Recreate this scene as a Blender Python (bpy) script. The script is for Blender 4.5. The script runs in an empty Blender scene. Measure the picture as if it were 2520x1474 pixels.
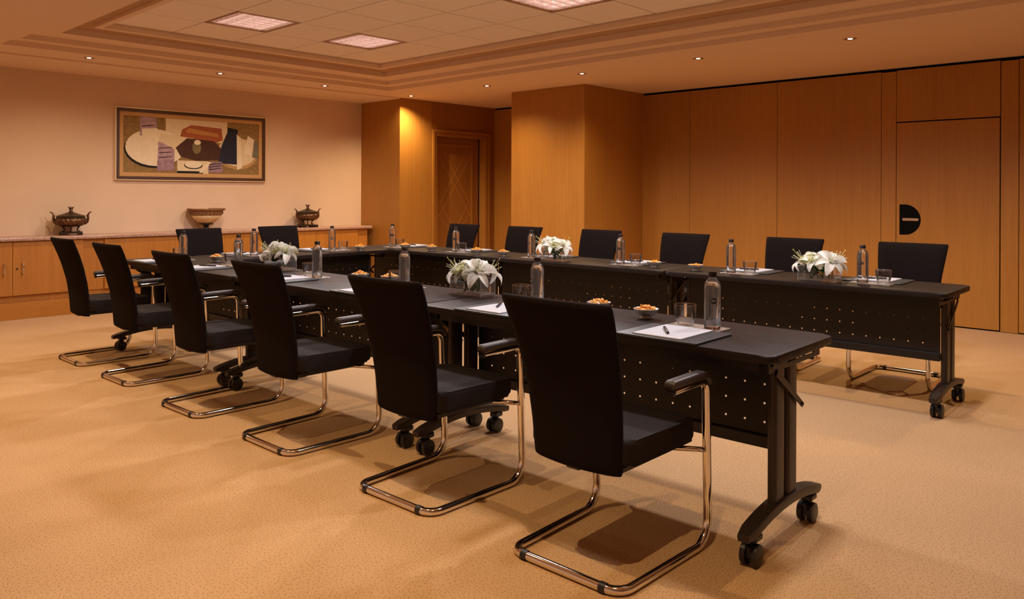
import bpy, bmesh, math, random
from mathutils import Vector, Matrix

random.seed(7)
PI = math.pi
scene = bpy.context.scene
COL = scene.collection

# ------------------------------------------------------------------ camera
cam_d = bpy.data.cameras.new('camera')
cam = bpy.data.objects.new('camera', cam_d)
COL.objects.link(cam)
cam_d.sensor_width = 36.0
cam_d.lens = 27.548
cam_d.shift_x = 0.03252
cam_d.shift_y = -0.10414
cam_d.clip_start = 0.05
cam.matrix_world = (Matrix.Translation((0, 0, 1.29)) @ Matrix.Rotation(math.radians(44.6955), 4, 'Z')
                    @ Matrix.Rotation(PI / 2, 4, 'X') @ Matrix.Rotation(0.004, 4, 'Z'))
scene.camera = cam

# ------------------------------------------------------------------ world, exposure
world = bpy.data.worlds.new('world')
scene.world = world
world.use_nodes = True
world.node_tree.nodes['Background'].inputs['Color'].default_value = (0.80, 0.90, 1.0, 1)
world.node_tree.nodes['Background'].inputs['Strength'].default_value = 0.0
scene.view_settings.view_transform = 'Standard'
scene.view_settings.look = 'None'
scene.view_settings.exposure = 0.14
scene.view_settings.gamma = 1.0
scene.view_settings.use_curve_mapping = False
scene.cycles.max_bounces = 10
scene.cycles.transparent_max_bounces = 16
scene.cycles.transmission_bounces = 10
scene.cycles.diffuse_bounces = 5
scene.cycles.sample_clamp_indirect = 4.0
scene.cycles.use_denoising = True

# lamp strengths: the lamps themselves are made in the fixtures' builders
LOUVER_W = 80.0
LOUVER_COL = (1.0, 0.945, 0.955)
DOWN_W = 108.0
DOWN_COL = (1.0, 0.72, 0.40)

# ------------------------------------------------------------------ frames
CH = 1.29
TH = math.radians(1.45)          # the table group stands slightly askew in the room


def G(u, v):
    return (math.cos(TH) * u - math.sin(TH) * v, math.sin(TH) * u + math.cos(TH) * v)


# ------------------------------------------------------------------ materials
def new_mat(name):
    m = bpy.data.materials.new(name)
    m.use_nodes = True
    nt = m.node_tree
    b = nt.nodes['Principled BSDF']
    return m, nt, b


def coords(nt, scale=(1, 1, 1), kind='Object', rot=(0, 0, 0)):
    tc = nt.nodes.new('ShaderNodeTexCoord')
    mp = nt.nodes.new('ShaderNodeMapping')
    mp.inputs['Scale'].default_value = scale
    mp.inputs['Rotation'].default_value = rot
    nt.links.new(tc.outputs[kind], mp.inputs['Vector'])
    return mp.outputs['Vector']


def noise(nt, vec, scale, detail=3, rough=0.5):
    n = nt.nodes.new('ShaderNodeTexNoise')
    n.inputs['Scale'].default_value = scale
    n.inputs['Detail'].default_value = detail
    n.inputs['Roughness'].default_value = rough
    nt.links.new(vec, n.inputs['Vector'])
    return n.outputs['Fac']


def ramp(nt, fac, stops):
    r = nt.nodes.new('ShaderNodeValToRGB')
    el = r.color_ramp.elements
    while len(el) < len(stops):
        el.new(0.5)
    for e, (p, c) in zip(el, stops):
        e.position = p
        e.color = tuple(c) + (1,) if len(c) == 3 else c
    nt.links.new(fac, r.inputs['Fac'])
    return r.outputs['Color']


def mixc(nt, fac, a, b, mode='MIX'):
    m = nt.nodes.new('ShaderNodeMix')
    m.data_type = 'RGBA'
    m.blend_type = mode
    for s, v in ((0, fac), (6, a), (7, b)):
        if isinstance(v, (int, float)):
            m.inputs[s].default_value = v
        elif isinstance(v, tuple):
            m.inputs[s].default_value = v + (1,) if len(v) == 3 else v
        else:
            nt.links.new(v, m.inputs[s])
    return m.outputs[2]


def bump(nt, b, height, strength=0.2, dist=0.01):
    n = nt.nodes.new('ShaderNodeBump')
    n.inputs['Strength'].default_value = strength
    n.inputs['Distance'].default_value = dist
    nt.links.new(height, n.inputs['Height'])
    nt.links.new(n.outputs['Normal'], b.inputs['Normal'])


def plain(name, col, rough=0.5, metal=0.0, spec=0.5, emit=None, estr=0.0, sheen=0.0, vary=0.0, vscale=30):
    m, nt, b = new_mat(name)
    b.inputs['Base Color'].default_value = tuple(col) + (1,)
    b.inputs['Roughness'].default_value = rough
    b.inputs['Metallic'].default_value = metal
    b.inputs['Specular IOR Level'].default_value = spec
    if sheen:
        b.inputs['Sheen Weight'].default_value = sheen
    if emit:
        b.inputs['Emission Color'].default_value = tuple(emit) + (1,)
        b.inputs['Emission Strength'].default_value = estr
    if vary:
        v = noise(nt, coords(nt), vscale, 4)
        c = ramp(nt, v, [(0.3, [x * (1 - vary) for x in col]), (0.7, [min(1, x * (1 + vary)) for x in col])])
        nt.links.new(c, b.inputs['Base Color'])
    return m


def wood(name, dark, light, vscale=(38, 38, 1.1), rough=0.42, kind='Object'):
    m, nt, b = new_mat(name)
    v = coords(nt, vscale, kind)
    n1 = noise(nt, v, 1.0, 6, 0.62)
    v2 = coords(nt, (vscale[0] * 6, vscale[1] * 6, vscale[2] * 5), kind)
    n2 = noise(nt, v2, 1.0, 4, 0.6)
    v3 = coords(nt, (1.3, 1.3, 0.5), kind)
    n3 = noise(nt, v3, 1.0, 2, 0.5)
    c = ramp(nt, n1, [(0.30, dark), (0.72, light)])
    c = mixc(nt, 0.35, c, ramp(nt, n2, [(0.3, [x * 0.72 for x in dark]), (0.65, light)]))
    c = mixc(nt, 0.30, c, ramp(nt, n3, [(0.3, dark), (0.7, light)]))
    nt.links.new(c, b.inputs['Base Color'])
    b.inputs['Roughness'].default_value = rough
    b.inputs['Specular IOR Level'].default_value = 0.4
    bump(nt, b, n2, 0.06, 0.002)
    return m


M = {}
M['wood'] = wood('honey wood veneer', (0.335, 0.138, 0.022), (0.465, 0.212, 0.040))
M['wood_door'] = wood('door veneer', (0.27, 0.102, 0.016), (0.37, 0.155, 0.028))
M['wood_cab'] = wood('cabinet veneer', (0.36, 0.132, 0.018), (0.52, 0.215, 0.038), (26, 26, 0.9))
M['wood_plinth'] = wood('plinth veneer', (0.42, 0.165, 0.022), (0.50, 0.205, 0.032), (1.5, 1.5, 30))
M['inlay'] = plain('pale wood inlay', (0.60, 0.27, 0.07), 0.45)
M['wall'] = plain('peach wall paint', (0.70, 0.51, 0.36), 0.75, spec=0.25, vary=0.03, vscale=3)
M['wall_pale'] = plain('cream wall paint', (0.80, 0.70, 0.60), 0.75, spec=0.25)
M['ceil'] = plain('ceiling paint', (0.80, 0.60, 0.43), 0.85, spec=0.2)
M['recess'] = plain('darker brown recess', (0.50, 0.30, 0.165), 0.85, spec=0.2)  # coloured darker than the rest of the tray
M['tile'] = plain('ceiling tile', (0.92, 0.80, 0.69), 0.9, spec=0.15, vary=0.02, vscale=60)
M['gridback'] = plain('ceiling grid shadow gap', (0.045, 0.022, 0.012), 0.9)
M['black'] = plain('black gap', (0.004, 0.0035, 0.0035), 0.8, spec=0.08)
M['fabric'] = plain('black upholstery', (0.0150, 0.0108, 0.0112), 0.8, spec=0.17)
M['leather_arm'] = plain('dark arm pad', (0.036, 0.025, 0.0225), 0.45)
M['chrome'] = plain('polished chrome tube', (0.80, 0.76, 0.72), 0.09, 1.0)
M['dark_plastic'] = plain('dark plastic', (0.015, 0.012, 0.012), 0.4)
M['leg_metal'] = plain('bronze powder coat', (0.027, 0.0165, 0.0115), 0.42, 0.2)
M['panel_metal'] = plain('black steel', (0.008, 0.005, 0.0045), 0.5, 0.1)
M['rail_metal'] = plain('black satin rail', (0.012, 0.011, 0.013), 0.35, 0.2)
M['silver'] = plain('silver', (0.82, 0.77, 0.70), 0.16, 1.0)
M['paper'] = plain('white paper', (0.52, 0.54, 0.615), 0.6)
M['paper_edge'] = plain('paper block edge', (0.62, 0.58, 0.58), 0.7)
M['cap'] = plain('black cap', (0.012, 0.008, 0.008), 0.35)
M['label_dark'] = plain('label black', (0.012, 0.011, 0.012), 0.4)
M['label_white'] = plain('label white', (0.82, 0.82, 0.82), 0.5)
M['fruit'] = plain('dried apricot', (0.82, 0.30, 0.025), 0.5, vary=0.25, vscale=120)
M['fruit2'] = plain('golden dried fruit', (0.86, 0.43, 0.075), 0.5, vary=0.2, vscale=120)
M['leaf'] = plain('green leaf', (0.05, 0.14, 0.03), 0.4, vary=0.3, vscale=40)
M['stem'] = plain('green stem', (0.14, 0.23, 0.05), 0.5)
M['pistil'] = plain('yellow green pistil', (0.62, 0.62, 0.16), 0.5)
M['bronze'] = plain('aged bronze', (0.14, 0.07, 0.035), 0.36, 0.75, vary=0.35, vscale=25)
M['bronze_dark'] = plain('dark bronze', (0.055, 0.036, 0.018), 0.42, 0.6)
M['alabaster'] = plain('alabaster bowl', (0.70, 0.48, 0.24), 0.45, vary=0.12, vscale=9)
M['bowl_rim'] = plain('carved bronze rim', (0.24, 0.105, 0.04), 0.5, 0.4, vary=0.4, vscale=60)
M['gilt'] = plain('champagne gilt edge', (0.85, 0.70, 0.46), 0.3, 0.35)
M['frame_brown'] = plain('dark walnut frame', (0.075, 0.032, 0.018), 0.4)
M['mat_board'] = plain('tan mat', (0.56, 0.32, 0.13), 0.8)
M['lens'] = plain('glowing lamp lens', (1, 1, 1), 0.4, emit=(1.0, 0.86, 0.70), estr=9.0)
M['trim_metal'] = plain('downlight trim', (0.42, 0.26, 0.15), 0.35, 0.7)
M['trim_dark'] = plain('downlight baffle', (0.05, 0.03, 0.02), 0.4)  # dark colour imitates the shade of a recess, no hole is cut
M['tube_glow'] = plain('glowing tube', (1, 1, 1), 0.4, emit=(1.0, 0.82, 0.75), estr=2.7)
M['reflector'] = plain('fixture reflector', (0.75, 0.62, 0.56), 0.5, 0.0)
M['louver'] = plain('louver blade', (0.80, 0.66, 0.62), 0.4, 0.0)
M['fix_frame'] = plain('fixture frame', (0.34, 0.18, 0.09), 0.45)
M['lock'] = plain('lock', (0.10, 0.06, 0.03), 0.4, 0.7)
M['handle_bar'] = plain('satin bronze bar', (0.62, 0.40, 0.27), 0.3, 0.6)
M['sticker'] = plain('yellow sticker', (0.45, 0.25, 0.05), 0.6)


def mat_carpet():
    m, nt, b = new_mat('speckled carpet')
    v = coords(nt)
    big = noise(nt, coords(nt, (0.9, 0.9, 1)), 1.0, 3, 0.55)
    fine = noise(nt, v, 260, 3, 0.6)
    base = ramp(nt, big, [(0.30, (0.485, 0.290, 0.130)), (0.70, (0.565, 0.348, 0.166))])
    base = mixc(nt, 0.22, base, ramp(nt, fine, [(0.35, (0.36, 0.20, 0.09)), (0.65, (0.68, 0.47, 0.28))]))
    vr = nt.nodes.new('ShaderNodeTexVoronoi')
    vr.feature = 'F1'
    vr.voronoi_dimensions = '2D'
    vr.inputs['Scale'].default_value = 1.0
    vr.inputs['Randomness'].default_value = 0.85
    nt.links.new(coords(nt, (58, 68, 1), rot=(0, 0, 0.55)), vr.inputs['Vector'])
    dot = ramp(nt, vr.outputs['Distance'], [(0.10, (1, 1, 1)), (0.17, (0, 0, 0))])
    mm = mixc(nt, dot, base, (0.30, 0.13, 0.055))
    nt.links.new(mm, b.inputs['Base Color'])
    b.inputs['Roughness'].default_value = 0.95
    b.inputs['Specular IOR Level'].default_value = 0.1
    b.inputs['Sheen Weight'].default_value = 0.15
    bump(nt, b, fine, 0.35, 0.004)
    return m


def mat_laminate():
    m, nt, b = new_mat('dark laminate top')
    n = noise(nt, coords(nt), 380, 2, 0.5)
    n2 = noise(nt, coords(nt, (2, 9, 2)), 3, 3)
    c = ramp(nt, n, [(0.35, (0.0105, 0.0066, 0.0058)), (0.65, (0.0195, 0.013, 0.0118))])
    nt.links.new(c, b.inputs['Base Color'])
    nt.links.new(ramp(nt, n2, [(0.3, (0.42, 0.42, 0.42)), (0.7, (0.5, 0.5, 0.5))]), b.inputs['Roughness'])
    b.inputs['Specular IOR Level'].default_value = 0.22
    bump(nt, b, n, 0.05, 0.001)
    return m


def mat_weave():
    m, nt, b = new_mat('black woven back')
    w = nt.nodes.new('ShaderNodeTexWave')
    w.wave_type = 'BANDS'
    w.bands_direction = 'DIAGONAL'
    w.inputs['Scale'].default_value = 105
    w.inputs['Distortion'].default_value = 0.0
    nt.links.new(coords(nt, (1.1, 0.2, 1.0)), w.inputs['Vector'])
    c = ramp(nt, w.outputs['Fac'], [(0.3, (0.0030, 0.0019, 0.0018)), (0.75, (0.0175, 0.0112, 0.0102))])
    nt.links.new(c, b.inputs['Base Color'])
    b.inputs['Roughness'].default_value = 0.9
    b.inputs['Specular IOR Level'].default_value = 0.08
    bump(nt, b, w.outputs['Fac'], 0.12, 0.001)
    return m


def mat_padleather():
    m, nt, b = new_mat('black grained leather')
    vr = nt.nodes.new('ShaderNodeTexVoronoi')
    vr.inputs['Scale'].default_value = 420
    nt.links.new(coords(nt), vr.inputs['Vector'])
    b.inputs['Base Color'].default_value = (0.034, 0.042, 0.049, 1)
    b.inputs['Roughness'].default_value = 0.38
    b.inputs['Specular IOR Level'].default_value = 0.6
    bump(nt, b, vr.outputs['Distance'], 0.25, 0.002)
    return m


def mat_granite():
    m, nt, b = new_mat('pink brown granite')
    n = noise(nt, coords(nt), 130, 4, 0.7)
    c = ramp(nt, n, [(0.33, (0.10, 0.05, 0.035)), (0.48, (0.42, 0.25, 0.18)), (0.68, (0.66, 0.45, 0.35))])
    nt.links.new(c, b.inputs['Base Color'])
    b.inputs['Roughness'].default_value = 0.22
    return m


def mat_hammered():
    m, nt, b = new_mat('hammered silver')
    vr = nt.nodes.new('ShaderNodeTexVoronoi')
    vr.inputs['Scale'].default_value = 110
    nt.links.new(coords(nt), vr.inputs['Vector'])
    b.inputs['Base Color'].default_value = (0.80, 0.76, 0.71, 1)
    b.inputs['Metallic'].default_value = 0.72
    b.inputs['Roughness'].default_value = 0.27
    bump(nt, b, vr.outputs['Distance'], 0.5, 0.004)
    return m


def mat_glass(name, ior=1.45, col=(1, 1, 1), rough=0.0):
    m, nt, b = new_mat(name)
    b.inputs['Base Color'].default_value = tuple(col) + (1,)
    b.inputs['Transmission Weight'].default_value = 1.0
    b.inputs['IOR'].default_value = ior
    b.inputs['Roughness'].default_value = rough
    return m


def mat_thin(name, tint=(0.97, 0.97, 0.97), refl=0.10, fres=0.75, haze=0.0):
    m, nt, b = new_mat(name)
    nt.nodes.remove(b)
    out = nt.nodes['Material Output']
    tr = nt.nodes.new('ShaderNodeBsdfTransparent')
    tr.inputs['Color'].default_value = tuple(tint) + (1,)
    gl = nt.nodes.new('ShaderNodeBsdfGlossy')
    gl.inputs['Roughness'].default_value = 0.04
    lw = nt.nodes.new('ShaderNodeLayerWeight')
    lw.inputs['Blend'].default_value = 0.25
    mx = nt.nodes.new('ShaderNodeMixShader')
    mul = nt.nodes.new('ShaderNodeMath')
    mul.operation = 'MULTIPLY_ADD'
    mul.inputs[1].default_value = fres
    mul.inputs[2].default_value = refl * 0.35
    nt.links.new(lw.outputs['Fresnel'], mul.inputs[0])
    nt.links.new(mul.outputs[0], mx.inputs['Fac'])
    nt.links.new(tr.outputs[0], mx.inputs[1])
    nt.links.new(gl.outputs[0], mx.inputs[2])
    res = mx.outputs[0]
    if haze:
        df = nt.nodes.new('ShaderNodeBsdfTranslucent')
        df.inputs['Color'].default_value = (0.9, 0.88, 0.88, 1)
        dd = nt.nodes.new('ShaderNodeBsdfDiffuse')
        dd.inputs['Color'].default_value = (0.9, 0.88, 0.88, 1)
        ad = nt.nodes.new('ShaderNodeMixShader')
        ad.inputs['Fac'].default_value = 0.5
        nt.links.new(df.outputs[0], ad.inputs[1])
        nt.links.new(dd.outputs[0], ad.inputs[2])
        m2 = nt.nodes.new('ShaderNodeMixShader')
        m2.inputs['Fac'].default_value = haze
        nt.links.new(res, m2.inputs[1])
        nt.links.new(ad.outputs[0], m2.inputs[2])
        res = m2.outputs[0]
    nt.links.new(res, out.inputs['Surface'])
    return m


def mat_petal(name, col, tcol):
    m, nt, b = new_mat(name)
    b.inputs['Base Color'].default_value = tuple(col) + (1,)
    b.inputs['Roughness'].default_value = 0.5
    b.inputs['Specular IOR Level'].default_value = 0.3
    tl = nt.nodes.new('ShaderNodeBsdfTranslucent')
    tl.inputs['Color'].default_value = tuple(tcol) + (1,)
    mx = nt.nodes.new('ShaderNodeMixShader')
    mx.inputs['Fac'].default_value = 0.42
    nt.links.new(b.outputs[0], mx.inputs[1])
    nt.links.new(tl.outputs[0], mx.inputs[2])
    nt.links.new(mx.outputs[0], nt.nodes['Material Output'].inputs['Surface'])
    return m


M['petal'] = mat_petal('white petal', (0.96, 0.95, 0.92), (0.97, 0.96, 0.90))
M['rose'] = mat_petal('cream rose petal', (0.88, 0.87, 0.66), (0.88, 0.88, 0.58))
M['carpet'] = mat_carpet()
M['laminate'] = mat_laminate()
M['weave'] = mat_weave()
M['pad'] = mat_padleather()
M['granite'] = mat_granite()
M['hammered'] = mat_hammered()
M['glass'] = mat_glass('clear glass', 1.45)
M['water'] = mat_glass('water', 1.33)
M['thin'] = mat_thin('thin clear plastic')
M['vase_glass'] = mat_thin('thick clear glass', (0.97, 0.955, 0.95), 0.05, 0.35, 0.03)
M['bottle_skin'] = mat_thin('whitened clear plastic', (0.97, 0.97, 0.97), 0.10, 0.75, 0.035)  # clear plastic with a little white mixed in
M['sparkle_base'] = mat_thin('glass base with painted sparkle', (0.97, 0.95, 0.93), 0.35, 0.9, 0.11)  # white mixed into the tumbler base to imitate sparkle
M['edge_glint'] = mat_thin('painted edge glint', (0.95, 0.90, 0.88), 0.5, 0.8, 0.34)  # hazy white that paints the bright glint of glass edges


# ------------------------------------------------------------------ mesh helpers
def link(o, parent=None):
    COL.objects.link(o)
    if parent is not None:
        o.parent = parent
    return o


def obj(name, bm, mat, parent=None, smooth=False, loc=None, rotz=None):
    me = bpy.data.meshes.new(name)
    bmesh.ops.recalc_face_normals(bm, faces=bm.faces[:])
    if smooth:
        for f in bm.faces:
            f.smooth = True
    bm.to_mesh(me)
    bm.free()
    if smooth == 'auto':
        me.set_sharp_from_angle(angle=math.radians(38))
    for mm in (mat if isinstance(mat, (list, tuple)) else [mat]):
        me.materials.append(mm)
    o = bpy.data.objects.new(name, me)
    link(o, parent)
    if loc is not None:
        o.location = loc
    if rotz is not None:
        o.rotation_euler = (0, 0, rotz)
    return o


def share(src, name, parent, loc=(0, 0, 0), rot=(0, 0, 0), scale=(1, 1, 1)):
    o = bpy.data.objects.new(name, src if isinstance(src, bpy.types.Mesh) else src.data)
    link(o, parent)
    o.location = loc
    o.rotation_euler = rot
    o.scale = scale
    return o


def tag(o, label, cat, group=None):
    o['label'] = label
    o['category'] = cat
    if group:
        o['group'] = group
    return o


def thing(name, label, cat, loc=(0, 0, 0), rotz=0.0, group=None):
    o = bpy.data.objects.new(name, None)
    o.empty_display_size = 0.05
    link(o)
    o.location = loc
    o.rotation_euler = (0, 0, rotz)
    return tag(o, label, cat, group)


def struct(o, label=None):
    o['kind'] = 'structure'
    if label:
        o['label'] = label
    return o


def copy_tree(o, parent=None):
    c = o.copy()
    COL.objects.link(c)
    c.parent = parent
    for ch in list(o.children):
        copy_tree(ch, c)
    return c


def box(bm, x0, x1, y0, y1, z0, z1, bev=0.0, seg=2, mi=0):
    vs = [bm.verts.new((x, y, z)) for x in (x0, x1) for y in (y0, y1) for z in (z0, z1)]
    idx = [(0, 1, 3, 2), (4, 6, 7, 5), (0, 4, 5, 1), (2, 3, 7, 6), (0, 2, 6, 4), (1, 5, 7, 3)]
    fs = [bm.faces.new([vs[i] for i in f]) for f in idx]
    for f in fs:
        f.material_index = mi
    if bev:
        es = list({e for f in fs for e in f.edges})
        bmesh.ops.bevel(bm, geom=es, offset=bev, segments=seg, profile=0.5, affect='EDGES', clamp_overlap=True)
    return bm


def B(x0, x1, y0, y1, z0, z1, bev=0.0, seg=2):
    return box(bmesh.new(), x0, x1, y0, y1, z0, z1, bev, seg)


def fillet(pts, radii, n=6):
    pts = [Vector(p) for p in pts]
    out = [pts[0]]
    for i in range(1, len(pts) - 1):
        r = radii[i - 1] if isinstance(radii, (list, tuple)) else radii
        a, b, c = pts[i - 1], pts[i], pts[i + 1]
        d1, d2 = (a - b), (c - b)
        l1, l2 = d1.length, d2.length
        d1.normalize()
        d2.normalize()
        ang = d1.angle(d2)
        if r <= 0 or ang > PI - 0.02:
            out.append(b)
            continue
        t = min(r / math.tan(ang / 2), l1 * 0.48, l2 * 0.48)
        rr = t * math.tan(ang / 2)
        cen = b + (d1 + d2).normalized() * (rr / math.sin(ang / 2))
        p1 = b + d1 * t
        p2 = b + d2 * t
        v1, v2 = p1 - cen, p2 - cen
        tot = v1.angle(v2)
        ax = v1.cross(v2).normalized()
        for k in range(n + 1):
            out.append(cen + Matrix.Rotation(tot * k / n, 3, ax) @ v1)
    out.append(pts[-1])
    return out


def tube(bm, pts, r, seg=10, caps=True, ry=None, mi=0):
    pts = [Vector(p) for p in pts]
    n = len(pts)
    tang = []
    for i in range(n):
        a = pts[max(0, i - 1)]
        b = pts[min(n - 1, i + 1)]
        tang.append((b - a).normalized())
    up = Vector((0, 0, 1)) if abs(tang[0].z) < 0.9 else Vector((1, 0, 0))
    nx = tang[0].cross(up).normalized()
    rings = []
    for i in range(n):
        if i:
            q = tang[i - 1].rotation_difference(tang[i])
            nx = (q @ nx).normalized()
        ny = tang[i].cross(nx)
        rr = r[i] if isinstance(r, (list, tuple)) else r
        r2 = rr if ry is None else ry
        rings.append([bm.verts.new(pts[i] + nx * rr * math.cos(2 * PI * k / seg) + ny * r2 * math.sin(2 * PI * k / seg)) for k in range(seg)])
    for i in range(n - 1):
        for k in range(seg):
            f = bm.faces.new((rings[i][k], rings[i][(k + 1) % seg], rings[i + 1][(k + 1) % seg], rings[i + 1][k]))
            f.material_index = mi
    if caps:
        bm.faces.new(rings[0][::-1]).material_index = mi
        bm.faces.new(rings[-1]).material_index = mi
    return bm


def lathe(bm, prof, seg=24, cx=0, cy=0, z0=0, axis='Z', mi=0, close=False):
    rings = []
    for (r, z) in prof:
        if r < 1e-6:
            rings.append([bm.verts.new((cx, cy, z0 + z))])
        else:
            rings.append([bm.verts.new((cx + r * math.cos(2 * PI * k / seg), cy + r * math.sin(2 * PI * k / seg), z0 + z)) for k in range(seg)])
    pairs = list(zip(rings[:-1], rings[1:]))
    if close:
        pairs.append((rings[-1], rings[0]))
    for a, b in pairs:
        for k in range(seg):
            k2 = (k + 1) % seg
            if len(a) == 1 and len(b) == 1:
                continue
            if len(a) == 1:
                f = bm.faces.new((a[0], b[k2], b[k]))
            elif len(b) == 1:
                f = bm.faces.new((a[k], a[k2], b[0]))
            else:
                f = bm.faces.new((a[k], a[k2], b[k2], b[k]))
            f.material_index = mi
    return bm


def rrect(x0, x1, y0, y1, r, n=6):
    pts = []
    for cx, cy, a0 in ((x1 - r, y1 - r, 0), (x0 + r, y1 - r, 90), (x0 + r, y0 + r, 180), (x1 - r, y0 + r, 270)):
        for k in range(n + 1):
            a = math.radians(a0 + 90 * k / n)
            pts.append((cx + r * math.cos(a), cy + r * math.sin(a)))
    return pts


def prism(bm, poly, z0, z1, bev=0.0, seg=2, mi=0):
    lo = [bm.verts.new((x, y, z0)) for x, y in poly]
    hi = [bm.verts.new((x, y, z1)) for x, y in poly]
    n = len(poly)
    fb = bm.faces.new(lo[::-1])
    ft = bm.faces.new(hi)
    fs = [fb, ft]
    for k in range(n):
        fs.append(bm.faces.new((lo[k], lo[(k + 1) % n], hi[(k + 1) % n], hi[k])))
    for f in fs:
        f.material_index = mi
    if bev:
        es = list(fb.edges) + list(ft.edges)
        bmesh.ops.bevel(bm, geom=es, offset=bev, segments=seg, profile=0.5, affect='EDGES', clamp_overlap=True)
    return bm


def ring(bm, o, i, z0, z1):
    """rectangular ring slab; o and i are (x0,x1,y0,y1)"""
    def rect(r, z):
        return [bm.verts.new(p) for p in ((r[0], r[2], z), (r[1], r[2], z), (r[1], r[3], z), (r[0], r[3], z))]
    ob, ib, ot, it = rect(o, z0), rect(i, z0), rect(o, z1), rect(i, z1)
    for k in range(4):
        j = (k + 1) % 4
        bm.faces.new((ob[k], ib[k], ib[j], ob[j]))
        bm.faces.new((ot[k], ot[j], it[j], it[k]))
        bm.faces.new((ob[k], ob[j], ot[j], ot[k]))
        bm.faces.new((ib[k], it[k], it[j], ib[j]))
    return bm


# ================================================================== STRUCTURE
XW, XP, YW = -9.12, -8.255, 8.68          # painting wall, door wall, folding wall
XE, YN = 4.6, -0.7                        # end wall, near wall (behind the camera)
S = 2.58                                  # soffit height
YP = 6.815                                # side of the corner pilaster

struct(obj('floor', B(XW - 0.3, XE + 0.3, YN - 0.3, YW + 0.4, -0.12, 0.0), M['carpet']), 'beige speckled carpet floor')
struct(obj('wall_left', B(XW - 0.2, XW, YN - 0.2, YP + 0.1, 0, 2.9), M['wall']), 'peach painted wall with the framed picture')
struct(obj('wall_front', B(XW - 0.2, XE + 0.2, YN - 0.2, YN, 0, 2.9), M['wall_pale']), 'cream painted wall behind the viewer')
struct(obj('wall_end', B(XE, XE + 0.2, YN - 0.2, YW + 0.3, 0, 2.9), M['wall_pale']), 'cream painted end wall')

# --- ceiling
TX0, TX1, TY0, TY1 = -7.055, 2.545, 2.533, 5.533      # tile field, 16 x 5 tiles of 0.6 m


def inset(d):
    return (TX0 - d, TX1 + d, TY0 - d, TY1 + d)


ceil = bmesh.new()
ring(ceil, (XW - 0.2, XE + 0.2, YN - 0.2, YW + 0.35), (-7.82, 3.31, 1.94, 6.27), S, 2.90)
ceiling = struct(obj('ceiling', ceil, M['ceil']), 'stepped tray ceiling with a tiled centre')
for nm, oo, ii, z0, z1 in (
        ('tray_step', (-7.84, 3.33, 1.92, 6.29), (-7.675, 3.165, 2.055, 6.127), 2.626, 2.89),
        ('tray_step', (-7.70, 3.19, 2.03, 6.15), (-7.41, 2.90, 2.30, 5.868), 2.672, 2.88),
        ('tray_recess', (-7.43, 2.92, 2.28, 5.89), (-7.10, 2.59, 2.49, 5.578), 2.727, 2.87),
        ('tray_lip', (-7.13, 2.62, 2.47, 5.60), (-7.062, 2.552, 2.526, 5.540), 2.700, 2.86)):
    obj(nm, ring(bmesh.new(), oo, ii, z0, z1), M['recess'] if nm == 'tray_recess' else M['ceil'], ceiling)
obj('soffit_drop', B(XW, XP, YN, YP, S - 0.015, S + 0.05), M['ceil'], ceiling)
obj('grid_backing', B(TX0 - 0.1, TX1 + 0.1, TY0 - 0.1, TY1 + 0.1, 2.835, 2.86), M['gridback'], ceiling)
# grid bars seen as thin dark lines between the tiles
FIX = [(i, j) for i in (0, 4, 8) for j in (0, 2)]
tile_me = B(-0.2945, 0.2945, -0.2945, 0.2945, 0, 0.014, 0.001, 1)
tile_src = None
for a in range(16):
    for b_ in range(5):
        i, j = a - 1, b_ - 1
        if (i, j) in FIX:
            continue
        lx, ly = TX0 + 0.6 * a + 0.3, TY0 + 0.6 * b_ + 0.3
        if tile_src is None:
            tile_src = obj('ceiling_tile', tile_me, M['tile'], ceiling, loc=(lx, ly, 2.752))
        else:
            share(tile_src, 'ceiling_tile', ceiling, (lx, ly, 2.752))
bar = bmesh.new()
for a in range(17):
    x = TX0 + 0.6 * a
    box(bar, x - 0.012, x + 0.012, TY0, TY1, 2.7665, 2.772)
for b_ in range(6):
    y = TY0 + 0.6 * b_
    box(bar, TX0, TX1, y - 0.012, y + 0.012, 2.7722, 2.7775)
gb = obj('grid_bars', bar, M['gridback'], ceiling)
gb['kind'] = 'stuff'


# --- wooden corner with the door (wall_back)
back = struct(obj('wall_back', B(XW - 0.1, XP - 0.30, YP + 0.03, YW + 0.3, 0, 2.58), M['wood_door']), 'honey veneered corner wall with the carved door')
obj('panel', B(XW, XP - 0.001, YP, YP + 0.03, 0, S), M['wood'], back)
obj('panel', B(XP - 0.36, XP, YP + 0.0005, 7.397, 0, S), M['wood'], back)
obj('panel', B(XP - 0.36, XP - 0.002, 7.401, YW + 0.05, 2.19, S), M['wood_door'], back)
obj('panel', B(XP - 0.36, XP - 0.002, 8.572, YW + 0.05, 0, 2.187), M['wood_door'], back)

door = struct(obj('door_1', B(XP - 0.18, XP - 0.13, 7.49, 8.46, 0.005, 2.10), M['wood_door']), 'dark wooden door with crossed diamond inlay lines')
# architrave of stepped mouldings
for k, (d0, d1, pr) in enumerate(((0.0, 0.032, 0.020), (0.032, 0.060, 0.012), (0.060, 0.085, 0.004))):
    bm = bmesh.new()
    y0, y1, zt = 7.405 + d0, 8.570 - d0, 2.187 - d0
    y0b, y1b, ztb = 7.405 + d1, 8.570 - d1, 2.187 - d1
    box(bm, XP - 0.13, XP + pr, y0, y0b, 0, zt)
    box(bm, XP - 0.13, XP + pr, y1b, y1, 0, zt)
    box(bm, XP - 0.13, XP + pr, y0b, y1b, ztb, zt)
    obj('architrave', bm, M['wood'] if k != 1 else M['wood_door'], door)
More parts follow.
